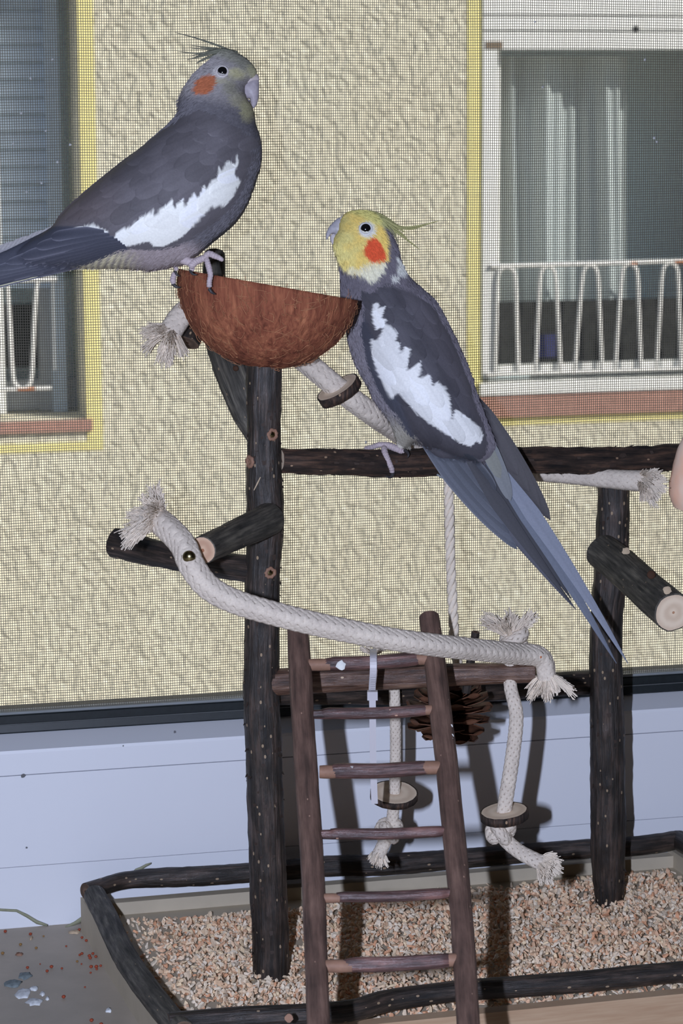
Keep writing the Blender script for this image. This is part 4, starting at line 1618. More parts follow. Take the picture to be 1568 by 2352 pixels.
for lst, me, lb, gp in ((SEEDS, seed_r, 'tiny red-brown seed scattered on the floor beside the tray', 'red seeds on the floor'), (OCHRE, seed_o, 'tiny ochre seed scattered on the floor near the white panel', 'ochre seeds on the floor')):
    for px, py, r in lst:
        p = on_z(px, py, r * mpp(1.55) * 0.8)
        ob = bpy.data.objects.new('seed', me)
        COL.objects.link(ob)
        ob.location = p
        ob.scale = (r * mpp(1.6),) * 3
        tag(ob, lb, 'seed', gp)
M['scrap'] = plain('white_flaky_dropping', (0.72, 0.74, 0.76), 0.85, 0.1, var=0.25, vscale=260)
M['scrap_g'] = plain('grey_green_dropping', (0.22, 0.26, 0.27), 0.85, 0.1, var=0.35, vscale=240)


def scrap(name, px, py, rx, ry, mat, seed, lift=0.0013):
    rs2 = random.Random(seed)
    c = on_z(px, py, 0.0)
    K = 13
    V, F = [], []
    sx = rx * mpp(1.55)
    sy = ry * mpp(1.55) * 3.0
    for k, (f_, h_) in enumerate(((1.0, 0.15), (0.72, 0.8), (0.35, 1.0))):
        for i in range(K):
            g_ = 2 * math.pi * i / K
            rj = (rs2.uniform(.65, 1.2) if k == 0 else rs2.uniform(.8, 1.1))
            V.append(c + R0 * math.cos(g_) * sx * f_ * rj + Fh * math.sin(g_) * sy * f_ * rj + Z * (0.0003 + lift * h_ * rs2.uniform(.4, 1.2)))
    V += [v_ - Z * 0.0012 if False else np.array([v_[0], v_[1], 0.0]) for v_ in V[:K]]
    for k in range(2):
        for i in range(K):
            j = (i + 1) % K
            F.append((k * K + i, k * K + j, (k + 1) * K + j, (k + 1) * K + i))
    F.append([2 * K + i for i in range(K)])
    for i in range(K):
        j = (i + 1) % K
        F.append((3 * K + i, 3 * K + j, j, i))
    return mesh_obj(name, V, F, mat, smooth=True)


for nm, px, py, rx, ry, mt, lb in (
        ('dropping', 28, 2260, 25, 9, 'scrap_g', 'grey-green dried dropping with a pale rim on the floor'),
        ('dropping', 55, 2283, 20, 11, 'scrap', 'white flaky dried dropping between two others on the floor'),
        ('dropping', 79, 2272, 11, 5, 'scrap', 'small rounded white dropping on the floor'),
        ('dropping', 80, 2302, 19, 7, 'scrap', 'oblong white dropping flake on the floor'),
        ('dropping', 56, 2242, 16, 8, 'scrap_g', 'dark grey smudged dropping on the floor'),
        ('husk', 44, 2193, 9, 3, 'peeled', 'pinkish empty seed husk lying on the floor'),
        ('husk', 171, 2142, 12, 4, 'pale_plain', 'pale pointed seed husk beside the tray corner'),
        ('husk', 72, 2156, 3, 4, 'pale_plain', 'narrow pale husk fragment lying below a red seed'),
        ('crumb', 98, 2284, 6, 4, 'scrap', 'little white crumb beside the droppings'),
        ('crumb', 109, 2295, 4, 3, 'scrap', 'tiny white crumb next to the oblong dropping'),
        ('crumb', 250, 2322, 7, 4, 'scrap', 'lone white crumb near the tray side')):
    o = scrap(nm, px, py, rx, ry, M[mt], px)
    tag(o, lb, nm)

# dry grass blades and a splintered leaf
M['leaf'] = plain('dry_grey_green_blade', alb(116, 121, 110), 0.7, 0.2, var=0.12, vscale=200)


def blade(name, rows, label):
    V, F = [], []
    for px, py, y, w in rows:
        p = on_y(px, py, y)
        s_ = 0.5 * w * mpp(1.58)
        V += [p + Z * s_ + R0 * s_ * 0.2, p - Z * s_ - R0 * s_ * 0.2, p - Z * s_ + np.array([0, 0.0006, 0]), p + Z * s_ + np.array([0, 0.0006, 0])]
    n = len(rows)
    for i in range(n - 1):
        for j in range(4):
            F.append((i * 4 + j, i * 4 + (j + 1) % 4, (i + 1) * 4 + (j + 1) % 4, (i + 1) * 4 + j))
    F += [(3, 2, 1, 0), tuple(4 * n - 4 + j for j in range(4))]
    o_ = mesh_obj(name, V, F, M['leaf'])
    tag(o_, label, 'dry grass')
    return o_


blade('grass_blade', [(-30, 2088, -0.006, 5), (0, 2090, -0.006, 6), (38, 2092, -0.007, 6), (62, 2104, -0.008, 8), (84, 2118, -0.010, 9), (108, 2126, -0.014, 5)], 'long dry grey-green grass blade leaning on the white panel')
blade('grass_blade', [(150, 2129, -0.012, 3), (170, 2122, -0.010, 9), (188, 2112, -0.008, 14), (198, 2102, -0.007, 12)], 'short dry blade wedged beside the tray corner')
blade('leaf_splinter', [(296, 2018, -0.008, 16), (312, 2004, -0.007, 18), (322, 1996, -0.007, 9), (335, 1988, -0.007, 7), (347, 1983, -0.007, 3)], 'grey dry leaf splinter sticking up behind the rear tray rail')

# ================================================================== birds
def seg_dist(P, poly):
    """signed distance of points P (n,2) to polygon, positive inside"""
    poly = np.asarray(poly, dtype=float)
    A, B = poly, np.roll(poly, -1, axis=0)
    best = np.full(len(P), 1e18)
    inside = np.zeros(len(P), dtype=bool)
    for a, b in zip(A, B):
        d = b - a
        t_ = np.clip(((P - a) @ d) / max(d @ d, 1e-9), 0, 1)
        q = P - a - t_[:, None] * d
        best = np.minimum(best, (q * q).sum(1))
        c = (a[1] > P[:, 1]) != (b[1] > P[:, 1])
        with np.errstate(divide='ignore', invalid='ignore'):
            xi = (b[0] - a[0]) * (P[:, 1] - a[1]) / (b[1] - a[1]) + a[0]
        inside ^= c & (P[:, 0] < xi)
    d = np.sqrt(best)
    return np.where(inside, d, -d)


def smooth_poly(P, n=4):
    P = np.asarray(P, dtype=float)
    m_ = len(P)
    out = []
    for i in range(m_):
        p0, p1, p2, p3 = P[(i - 1) % m_], P[i], P[(i + 1) % m_], P[(i + 2) % m_]
        for k in range(n):
            t_ = k / n
            out.append(0.5 * (2 * p1 + (p2 - p0) * t_ + (2 * p0 - 5 * p1 + 4 * p2 - p3) * t_ ** 2 + (3 * p1 - p0 - 3 * p2 + p3) * t_ ** 3))
    return np.array(out)


class Field:
    """height of a rounded body whose outline is poly (photo pixels)"""

    def __init__(self, poly, res=3.0, iters=500):
        self.poly = smooth_poly(poly)
        lo, hi = self.poly.min(0) - 3 * res, self.poly.max(0) + 3 * res
        self.lo, self.res = lo, res
        nx, ny = int((hi[0] - lo[0]) / res) + 2, int((hi[1] - lo[1]) / res) + 2
        self.nx, self.ny = nx, ny
        X, Y = np.meshgrid(lo[0] + np.arange(nx) * res, lo[1] + np.arange(ny) * res, indexing='ij')
        self.X, self.Y = X, Y
        self.sd = seg_dist(np.stack([X.ravel(), Y.ravel()], 1), self.poly).reshape(nx, ny)
        ins = self.sd > 0
        h = np.where(ins, np.maximum(self.sd, 0) * 20, 0.0)
        I, J = np.meshgrid(np.arange(nx), np.arange(ny), indexing='ij')
        red = ((I + J) % 2 == 0) & ins
        blk = ((I + J) % 2 == 1) & ins
        w = 1.93
        for _ in range(iters):
            for msk in (red, blk):
                nb = np.zeros_like(h)
                nb[1:-1, 1:-1] = 0.25 * (h[2:, 1:-1] + h[:-2, 1:-1] + h[1:-1, 2:] + h[1:-1, :-2]) + res * res
                h = np.where(msk, h + w * (nb - h), h)
        self.h = np.maximum(h, 0)

    def H(self, P):
        """bilinear h"""
        P = np.asarray(P, dtype=float)
        fx_ = np.clip((P[:, 0] - self.lo[0]) / self.res, 0, self.nx - 1.001)
        fy_ = np.clip((P[:, 1] - self.lo[1]) / self.res, 0, self.ny - 1.001)
        i, j = fx_.astype(int), fy_.astype(int)
        a, b = fx_ - i, fy_ - j
        h = self.h
        return h[i, j] * (1 - a) * (1 - b) + h[i + 1, j] * a * (1 - b) + h[i, j + 1] * (1 - a) * b + h[i + 1, j + 1] * a * b

    def tri(self):
        """marching-squares cover: pts (n,2), faces, boundary flag"""
        idx, pts, bnd = {}, [], []

        def node(i, j):
            k = (0, i, j)
            if k not in idx:
                idx[k] = len(pts)
                pts.append((self.X[i, j], self.Y[i, j]))
                bnd.append(False)
            return idx[k]

        def cross(i, j, i2, j2):
            k = (1, *min((i, j), (i2, j2)), *max((i, j), (i2, j2)))
            if k not in idx:
                a, b = self.sd[i, j], self.sd[i2, j2]
                t_ = a / (a - b)
                idx[k] = len(pts)
                pts.append((self.X[i, j] + t_ * (self.X[i2, j2] - self.X[i, j]), self.Y[i, j] + t_ * (self.Y[i2, j2] - self.Y[i, j])))
                bnd.append(True)
            return idx[k]

        faces = []
        sd = self.sd
        m4 = (sd[:-1, :-1] > 0) | (sd[1:, :-1] > 0) | (sd[1:, 1:] > 0) | (sd[:-1, 1:] > 0)
        for i, j in zip(*np.nonzero(m4)):
            cs = [(i, j), (i + 1, j), (i + 1, j + 1), (i, j + 1)]
            f = []
            for k in range(4):
                p, q = cs[k], cs[(k + 1) % 4]
                a, b = sd[p] > 0, sd[q] > 0
                if a:
                    f.append(node(*p))
                if a != b:
                    f.append(cross(*p, *q) if a else cross(*q, *p))
            if len(f) >= 3:
                faces.append(f)
        return np.array(pts), faces, np.array(bnd)


def smst(x, a, b):
    t_ = np.clip((x - a) / (b - a), 0, 1)
    return t_ * t_ * (3 - 2 * t_)


def vnoise(P, s, seed=0.0):
    return np.array([mnoise.noise(Vector((p[0] / s + seed, p[1] / s - seed, seed * 1.7))) for p in P])


class Bird:
    def __init__(self, name, hd, anchor, label, kb):
        self.t0 = hd / float(ray(*anchor) @ Fh)
        self.s = self.t0 / FPX
        self.anchor = anchor
        self.kb = kb
        self.name = name
        self.label = label

    def W(self, uv, w):
        uv = np.asarray(uv, dtype=float).reshape(-1, 2)
        w = np.broadcast_to(np.asarray(w, dtype=float), (len(uv),))
        du, dv = uv[:, 0] - CX, uv[:, 1] - CY
        return CAM + self.t0 * Fw + self.s * (du[:, None] * Rt - dv[:, None] * Up) - (w * self.s)[:, None] * Fw

    def start(self, base_uv):
        self.root = empty(self.name, self.W([base_uv], 0)[0], self.label, 'bird')

    def body(self, poly, col, tilt=None, res=3.0):
        self.F = Field(poly, res)
        self.tilt = tilt or (lambda P: 0)
        P, faces, bnd = self.F.tri()
        h = np.sqrt(self.F.H(P)) * self.kb
        # swell a little with breast / scapular feathering
        h = np.where(bnd, 0, h)
        n = len(P)
        ids_back = np.arange(n)
        inner = ~bnd
        ids_back[inner] = n + np.arange(inner.sum())
        off = self.tilt(P)
        V = np.concatenate([self.W(P, h + off), self.W(P[inner], -h[inner] + (off[inner] if np.ndim(off) else off))])
        Fc = [f[::-1] for f in faces] + [[ids_back[k] for k in f] for f in faces]
        Cc = col(P)
        Cf = np.concatenate([Cc, Cc[inner]])
        self.bodyobj = mesh_obj('body', V, Fc, M['plumage'], self.root, True, col=Cf)
        return self.bodyobj

    def bw(self, P):
        return np.sqrt(np.maximum(self.F.H(P), 0)) * self.kb

    def set_wing(self, poly, kw=0.16, bias=3.0):
        self.G = Field(poly, 3.0)
        self.kw = kw
        self.bias = bias

    def ww(self, P):
        """surface height of the folded wing above the bird's mid plane"""
        P = np.asarray(P, dtype=float)
        return np.sqrt(self.kb ** 2 * self.F.H(P) + self.kw * self.G.H(P))

    def wing_shell(self, name, col, sign=1, shift=(0, 0), parent=None):
        P, faces, bnd = self.G.tri()
        w = self.ww(P) + 0.6
        V = self.W(P + np.array(shift), sign * w)
        Fc = [f[::-1] if sign > 0 else f for f in faces]
        return mesh_obj(name, V, Fc, M['feather'], parent or self.root, True, col=col(P))

    def feather(self, name, base, tip, wid, col, parent, sign=1, lift=(0.5, 3.0), bend=0.0, shift=(0, 0), shade=1.0, tipk=0.55, edge=0.80, nl=14, nw=6, field=True, wadd=0.0, cup=1.5, pat=None, point=0):
        base, tip = np.asarray(base, dtype=float), np.asarray(tip, dtype=float)
        d = tip - base
        L = np.linalg.norm(d)
        d /= L
        n_ = np.array([-d[1], d[0]])
        P, wv, ed, ss = [], [], [], []
        for i in range(nl + 1):
            q = i / nl
            hw = wid * 0.5 * min(1.0, 0.30 + 2.2 * q) * (1.0 if q < tipk else math.sqrt(max(0.0, 1 - ((q - tipk) / (1 - tipk)) ** 2)) + 0.0)
            if point and q >= tipk:
                hw = wid * 0.5 * (1 - (q - tipk) / (1 - tipk)) ** point
            hw = max(hw, wid * 0.02)
            for j in range(nw + 1):
                t_ = j / nw * 2 - 1
                # rounded tip: edges end before the shaft
                P.append(base + d * L * q + n_ * (t_ * hw + bend * math.sin(q * math.pi) * L))
                wv.append(lift[0] + (lift[1] - lift[0]) * q - cup * t_ * t_)
                ed.append(abs(t_))
                ss.append(q)
        P = np.array(P)
        wv, ed, ss = np.array(wv), np.array(ed), np.array(ss)
        h = (self.ww(P) if field else 0) + wv + wadd
        V = self.W(P + np.array(shift), sign * h)
        C = (col(P) if callable(col) else np.broadcast_to(np.asarray(col), (len(P), 3))).copy()
        k = np.where(ed < 0.1, 0.92, 1.0) * shade      # the darker shaft
        C = np.clip(C * k[:, None], 0, .95)
        if pat is not None:
            C = pat(C, ss, ed, P)
        Fc = []
        for i in range(nl):
            for j in range(nw):
                a = i * (nw + 1) + j
                f = (a, a + 1, a + nw + 2, a + nw + 1)
                Fc.append(f[::-1] if sign > 0 else f)
        return mesh_obj(name, V, Fc, M['feather'], parent, True, col=C)

    def barbs(self, n, col, flow, region=None, length=(7, 13), width=1.3, lift=1.6, name='down', rs_seed=3):
        """short loose feather tips all over the body"""
        rs_ = np.random.default_rng(rs_seed)
        lo, hi = self.F.poly.min(0), self.F.poly.max(0)
        P = rs_.uniform(lo, hi, (n * 4, 2))
        sdv = seg_dist(P, self.F.poly)
        keep = sdv > 1.0
        if region is not None:
            keep &= region(P)
        P = P[keep][:n]
        D = flow(P)
        ang = rs_.normal(0, 0.22, len(P))
        ca, sa = np.cos(ang), np.sin(ang)
        D = np.stack([D[:, 0] * ca - D[:, 1] * sa, D[:, 0] * sa + D[:, 1] * ca], 1)
        L = rs_.uniform(*length, len(P))
        Nn = np.stack([-D[:, 1], D[:, 0]], 1)
        tip = P + D * L[:, None]
        mid = P + D * (L * 0.5)[:, None]
        C = col(P) * rs_.uniform(0.86, 1.14, len(P))[:, None]
        off = self.tilt(P)
        Vs, Cs, Fs = [], [], []
        k = 0
        for sg in (1, -1):
            h0 = sg * self.bw(P) + off
            hm = sg * (self.bw(mid) + lift * 0.7) + off
            ht = sg * (self.bw(tip) + lift) + off
            a = self.W(P - Nn * width * 0.35, h0)
            b = self.W(P + Nn * width * 0.35, h0)
            c = self.W(mid - Nn * width * 0.5, hm)
            d = self.W(mid + Nn * width * 0.5, hm)
            e_ = self.W(tip, ht)
            Vs.append(np.stack([a, b, c, d, e_], 1).reshape(-1, 3))
            Cs.append(np.repeat(C, 5, axis=0))
            m_ = len(P)
            for i in range(m_):
                o_ = k + i * 5
                Fs.append((o_, o_ + 1, o_ + 3, o_ + 2))
                Fs.append((o_ + 2, o_ + 3, o_ + 4))
            k += m_ * 5
        ob = mesh_obj(name, np.concatenate(Vs), Fs, M['plumage'], self.bodyobj, True, col=np.concatenate(Cs))
        ob['kind'] = 'stuff'
        return ob

    def lump(self, name, poly, k, w0, col, mat, res=1.5, parent=None):
        """a small rounded solid (beak halves, cere)"""
        f = Field(poly, res, 260)
        P, faces, bnd = f.tri()
        h = np.where(bnd, 0, np.sqrt(f.H(P)) * k)
        n = len(P)
        ids = np.arange(n)
        inner = ~bnd
        ids[inner] = n + np.arange(inner.sum())
        V = np.concatenate([self.W(P, h + w0), self.W(P[inner], -h[inner] - w0)]) if w0 == 0 else np.concatenate([self.W(P, h + w0), self.W(P[inner], w0 - h[inner])])
        Fc = [q[::-1] for q in faces] + [[ids[z_] for z_ in q] for q in faces]
        Cc = col(P) if callable(col) else np.broadcast_to(np.asarray(col), (n, 3))
        return mesh_obj(name, V, Fc, mat, parent or self.root, True, col=np.concatenate([Cc, Cc[inner]]))

    def eye(self, u, v, r, ringcol):
        for sg in (1, -1):
            w = float(self.bw(np.array([[u, v]]))[0])
            K, NR = 20, 7
            V, F = [], []
            uv, ws = [], []
            for k in range(NR):
                q = k / NR * math.pi / 2
                for i in range(K):
                    f = 2 * math.pi * i / K
                    uv.append((u + r * math.cos(q) * math.cos(f), v + r * math.cos(q) * math.sin(f)))
                    ws.append(sg * (w - 1.0 + 0.55 * r * math.sin(q)))
            uv.append((u, v))
            ws.append(sg * (w - 1.0 + 0.55 * r))
            V = self.W(uv, np.array(ws))
            for k in range(NR - 1):
                for i in range(K):
                    j = (i + 1) % K
                    F.append((k * K + i, (k + 1) * K + i, (k + 1) * K + j, k * K + j))
            for i in range(K):
                F.append(((NR - 1) * K + i, NR * K, (NR - 1) * K + (i + 1) % K))
            if sg < 0:
                F = [f[::-1] for f in F]
            e_ = mesh_obj('eye', V, F, M['eye'], self.root)
            # bare ring of skin round the eye
            uv, ws = [], []
            K2 = 6
            for i in range(K):
                f = 2 * math.pi * i / K
                for k in range(K2):
                    g_ = 2 * math.pi * k / K2
                    rr_ = r * 1.18 + 2.6 * math.cos(g_)
                    p_ = (u + rr_ * math.cos(f), v + rr_ * math.sin(f))
                    uv.append(p_)
                    ws.append(sg * (float(self.bw(np.array([p_]))[0]) + 1.6 * math.sin(g_) + 0.8))
            V = self.W(uv, np.array(ws))
            F = [(i * K2 + k, ((i + 1) % K) * K2 + k, ((i + 1) % K) * K2 + (k + 1) % K2, i * K2 + (k + 1) % K2) for i in range(K) for k in range(K2)]
            if sg < 0:
                F = [f[::-1] for f in F]
            mesh_obj('eye_ring', V, F, M['beak'], e_, True, col=np.broadcast_to(ringcol, (len(V), 3)))

    def crest(self, rows, col, parent=None):
        for pts, w0_, r in rows:
            C = catmull([[*p, 0] for p in pts], n_per=6)[:, :2]
            R_ = r * np.sqrt(np.linspace(1, 0.02, len(C)))
            Pw = self.W(C, np.full(len(C), w0_))
            V, F, _ = tube(Pw, R_ * self.s, 5)
            mesh_obj('crest_feather', V, F, M['plumage'], parent or self.root, True, col=np.broadcast_to(col, (len(V), 3)))

    def toe(self, pts, ws, rad, parent, col, claw=None, name='toe'):
        """beaded scaly toe along photo points with depth ws; claw: (pts, ws)"""
        C = catmull([[p[0], p[1], w, r] for p, w, r in zip(pts, ws, rad)], n_per=8)
        Pw = self.W(C[:, :2], C[:, 2])
        s_ = np.concatenate([[0], np.cumsum(np.linalg.norm(np.diff(C[:, :2], axis=0), axis=1))])
        rr_ = C[:, 3] * (1 + 0.07 * np.sin(s_ * 1.05))
        ends = np.minimum(1, np.sqrt(np.minimum(np.arange(len(C)) + 0.3, np.arange(len(C))[::-1] + 0.3) / 2.0))
        V, F, _ = tube(Pw, rr_ * ends * self.s, 12)
        n = len(C)
        F = F + [list(range(12))[::-1], list(range((n - 1) * 12, n * 12))]
        cc_ = np.broadcast_to(np.asarray(col), (len(V), 3)) * (0.82 + 0.26 * (np.sin(np.repeat(s_, 12) * 1.6 + np.tile(np.arange(12), n) * 2.1) > -0.2)[:, None])
        to = mesh_obj(name, V, F, M['foot'], parent, True, col=np.clip(cc_, 0, .9))
        if claw:
            C = catmull([[p[0], p[1], w] for p, w in zip(*claw[:2])], n_per=6)
            Pw = self.W(C[:, :2], C[:, 2])
            R_ = np.sqrt(np.linspace(1, 0.01, len(C))) * claw[2] * self.s
            V, F, _ = tube(Pw, R_, 8)
            mesh_obj('claw', V, F, M['beak'], to, True, col=np.broadcast_to(alb(44, 44, 50), (len(V), 3)))
        return to


def Cpoly(P, poly, soft=2.0, nz=0.0, sc=6.0, seed=0.0):
    d = seg_dist(P, poly)
    if nz:
        d = d + nz * vnoise(P, sc, seed)
    return smst(d, -soft, soft)[:, None]


def lerp(a, b, t_):
    return np.asarray(a) * (1 - t_) + np.asarray(b) * t_


def zoom(pts, s_, ox, oy):
    return [(x / s_ + ox, y / s_ + oy) for x, y in pts]


FOOT = alb(146, 139, 153)

# ------------------------------------------------------------------ grey bird on the bowl
G = Bird('cockatiel', 1.395, (430, 450), 'grey cockatiel with a dull orange cheek perched on the coconut bowl rim', 0.80)
G.start((440, 605))
g_body = [(530, 117), (551, 125), (570, 138), (583, 152), (590, 164), (587, 176), (574, 188), (565, 200), (564, 214), (569, 230), (579, 246), (585, 264), (588, 286), (597, 312), (602, 345), (599, 380), (590, 410), (580, 440), (568, 470), (548, 502), (520, 530), (490, 554), (462, 578), (440, 596), (420, 608), (396, 612), (370, 618), (340, 621), (290, 617), (230, 617), (180, 616), (110, 612), (60, 606), (40, 585), (70, 556), (112, 530), (140, 502), (170, 472), (210, 437), (255, 400), (300, 363), (340, 328), (375, 298), (402, 272), (409, 250), (414, 224), (424, 200), (441, 177), (458, 158), (478, 142), (497, 125), (512, 118)]
g_cheek = zoom([(480, 790), (500, 720), (570, 660), (680, 640), (740, 680), (752, 760), (725, 840), (660, 885), (590, 895), (500, 875), (468, 830)], 5.227, 360, 60)
g_white = [zoom(p, 2.45, 0, 250) for p in ([(430, 697), (560, 681), (582, 700), (632, 722), (636, 742), (560, 714), (430, 702)],
           [(650, 775), (690, 722), (760, 700), (810, 660), (890, 618), (897, 642), (920, 620), (992, 558), (1006, 602), (1052, 548), (1062, 592), (1112, 518), (1136, 542), (1166, 472), (1176, 502), (1210, 440), (1240, 440), (1245, 362), (1262, 392), (1290, 338), (1334, 350), (1346, 286), (1354, 340), (1326, 400), (1362, 435), (1322, 520), (1272, 582), (1240, 575), (1200, 592), (1130, 662), (1060, 732), (1000, 772), (930, 802), (880, 800), (862, 775), (740, 800), (660, 786)])]
g_prim = [(118, 524), (232, 536), (262, 556), (300, 580), (262, 596), (184, 616), (122, 627), (61, 641), (0, 655), (-90, 672), (-90, 610), (0, 580), (61, 552)]


def g_col(P):
    u, v = P[:, 0], P[:, 1]
    n1 = vnoise(P, 22, 1.0)
    n2 = vnoise(P, 7, 4.0)
    c = np.broadcast_to(alb(82, 83, 95), (len(P), 3)) * (1 + 0.10 * n1 + 0.06 * n2)[:, None]
    # head is paler and a little brown-grey
    hd_ = smst(-v + 0.25 * (u - 480), -262, -215)[:, None]
    c = lerp(c, alb(116, 116, 126) * (1 + 0.08 * n2)[:, None], hd_)
    crown = smst(-(v - 0.55 * (u - 500)), -142, -118)[:, None] * hd_
    c = lerp(c, alb(104, 108, 100), 0.7 * crown)
    # yellowish wash round the beak, brow and throat
    for (cx_, cy_, rx, ry, k) in ((548, 178, 20, 14, .8), (582, 166, 12, 16, .6), (572, 262, 14, 26, .75), (556, 240, 22, 18, .45), (510, 198, 30, 8, .4)):
        q = ((u - cx_) / rx) ** 2 + ((v - cy_) / ry) ** 2 + 0.35 * n2
        c = lerp(c, alb(146, 147, 122), (k * smst(-q, -1.9, 0.1))[:, None])
    q = np.hypot(u - 535, v - 214) / 20 + 0.2 * n2
    c = lerp(c, alb(108, 110, 96), (0.55 * smst(-q, -1.2, -0.4))[:, None])
    q = np.hypot(u - 513.6, v - 176)
    c = lerp(c, alb(150, 152, 162), (0.75 * smst(-q, -20, -14))[:, None])
    c = lerp(c, alb(134, 82, 62) * (1 + 0.12 * n2)[:, None], Cpoly(P, g_cheek, 3.0, 3.0, 5, 2.0))
    # flanks and belly
    bel = smst(v - 0.35 * (u - 450), 545, 590)[:, None]
    c = lerp(c, alb(126, 120, 130), 0.85 * bel)
    vent = (smst(-u, -345, -270) * smst(v, 575, 596))[:, None]
    bars = (0.5 + 0.5 * np.sin(u * 0.42 + v * 0.30 + 2.2 * n1))[:, None]
    c = lerp(c, lerp(alb(112, 110, 112), alb(158, 156, 142), bars), vent)
    return c


def g_wcol(P):
    n1 = vnoise(P, 40, 7.0)
    u, v = P[:, 0], P[:, 1]
    c = np.broadcast_to(alb(78, 78, 89), (len(P), 3)) * (1 + 0.14 * n1)[:, None]
    tb = smst(-u, -330, -180)[:, None] * smst(-v, -545, -500)[:, None]
    c = lerp(c, alb(92, 86, 94), 0.6 * tb)
    c = lerp(c, alb(56, 60, 76), Cpoly(P, g_prim, 3.0))
    wh = np.maximum(Cpoly(P, g_white[0], 1.2), Cpoly(P, g_white[1], 1.2, 2.2, 4.0, 3.0))
    c = lerp(c, alb(206, 213, 224), wh)
    return c


G.body(g_body, g_col)
g_wing = [(430, 292), (380, 305), (331, 335), (285, 367), (245, 399), (204, 432), (163, 468), (135, 497), (116, 524), (60, 553), (0, 582), (-60, 604), (-90, 640), (-60, 662), (0, 653), (61, 640), (122, 627), (184, 616), (240, 602), (285, 584), (350, 586), (400, 580), (450, 558), (505, 517), (540, 482), (562, 442), (576, 395), (570, 340), (545, 306), (490, 288)]
G.set_wing(g_wing, 0.10)
g_near = G.wing_shell('wing', g_wcol)
# tail feathers: long, under the wing tips, running out of the picture
def dorsal_pat(C, ss, ed, P):
    st_ = (0.5 + 0.5 * np.sin(P[:, 0] * 0.75 + P[:, 1] * 0.5))[:, None]
    return np.clip(C * (0.82 + 0.4 * st_), 0, .9)


for k, (b_, t_, w_, cc_, wv) in enumerate((((150, 545), (-250, 668), 30, alb(112, 114, 128), 2), ((140, 540), (-210, 640), 30, alb(120, 122, 136), -3), ((150, 552), (-180, 622), 26, alb(126, 128, 140), -8), ((170, 590), (-160, 690), 30, alb(120, 122, 116), -4), ((180, 600), (-120, 676), 24, alb(150, 152, 136), 4))):
    G.feather('tail_feather', b_, t_, w_, cc_, G.root, 1, (0, 0), 0, wadd=wv, field=False, tipk=0.75, nl=40, pat=dorsal_pat)
# rump scallops seen above the wing tip
for k in range(5):
    G.feather('rump_feather', (150 - k * 34, 520 + k * 13), (92 - k * 36, 543 + k * 13), 26, alb(122, 124, 136), G.root, 1, (0, 0), 0, field=False, wadd=-2.0 + k * 0.4, nl=20, pat=dorsal_pat)
# long dark flight feathers
PRIM = [((300, 582), (-96, 676), 22), ((298, 578), (-80, 664), 22), ((296, 575), (-62, 650), 22), ((290, 572), (-40, 636), 24), ((286, 568), (-14, 622), 24), ((280, 563), (16, 606), 26), ((272, 558), (52, 594), 26), ((262, 552), (88, 573), 26), ((250, 545), (124, 552), 26)]
for sg, par in ((1, g_near),):
    for k, (b_, t_, w_) in enumerate(PRIM):
        def prim_pat(C, ss, ed, P):
            return lerp(C, alb(98, 102, 122), (0.75 * smst(ed, 0.55, 1.0) * smst(P[:, 1] * 0, -1, 0))[:, None])
        G.feather('flight_feather', b_, t_, w_, alb(54, 58, 74), par, sg, (1.0 + k * .5, 2.0 + k * 0.9), 0.012, tipk=0.80, nl=26, pat=prim_pat, edge=1.0)
# coverts: overlapping rows from tail to shoulder
ax_d = np.array([-0.885, 0.465])
rs_ = random.Random(5)
COV = []
for row, (t0_, t1_, L, w_) in enumerate((((150, 505), (262, 560), 92, 44), ((186, 470), (330, 562), 92, 46), ((222, 438), (388, 556), 90, 46), ((258, 408), (436, 540), 86, 46), ((296, 378), (478, 516), 82, 44), ((330, 350), (512, 482), 76, 42), ((366, 324), (540, 446), 70, 40), ((398, 306), (556, 408), 62, 36), ((430, 298), (562, 372), 54, 34))):
    nrow = 6
    for k in range(nrow):
        q = (k + (0.5 if row % 2 else 0.15)) / nrow
        tip = np.array(t0_) * (1 - q) + np.array(t1_) * q + np.array([rs_.uniform(-13, 13), rs_.uniform(-9, 9)])
        dd = ax_d + np.array([0.0, 0.10 * (q - .5)]) + np.array([rs_.uniform(-.06, .06), rs_.uniform(-.06, .06)])
        dd /= np.linalg.norm(dd)
        COV.append((tip - dd * L, tip, w_ * rs_.uniform(.9, 1.25), row, rs_.uniform(0.86, 1.16)))
for b_, t_, w_, row, sh in COV:
    G.feather('covert', b_, t_, w_, g_wcol, g_near, 1, (0.6 + row * .12, 3.2 + row * .15), 0.02, shade=sh, tipk=0.5, edge=0.84, nl=18, nw=8)
g_far = G.wing_shell('wing', g_wcol, -1)
for k, (b_, t_, w_) in enumerate(PRIM):
    G.feather('flight_feather', b_, t_, w_, alb(60, 63, 78), g_far, -1, (1.0 + k * .5, 2.0 + k * .9), 0.012, tipk=0.8, nl=16)


def g_flow(P):
    u, v = P[:, 0], P[:, 1]
    hd_ = smst(-v, -275, -225)[:, None]
    d = lerp(np.array([-0.80, 0.60]), np.array([-0.92, 0.40]), hd_)
    br_ = (smst(u, 520, 585) * smst(v, 270, 330))[:, None]
    d = lerp(d, np.array([-0.45, 0.89]), br_)
    return d / np.linalg.norm(d, axis=1)[:, None]


g_wing_poly = smooth_poly(g_wing)
G.barbs(9000, g_col, g_flow, lambda P: seg_dist(P, g_wing_poly) < 8, (7, 14), 1.5, 1.8, 'down')
# beak
def bk(P):
    n_ = vnoise(P, 8, 3)
    return np.clip(alb(128, 126, 142) * (1 + 0.15 * n_)[:, None], 0, .9)


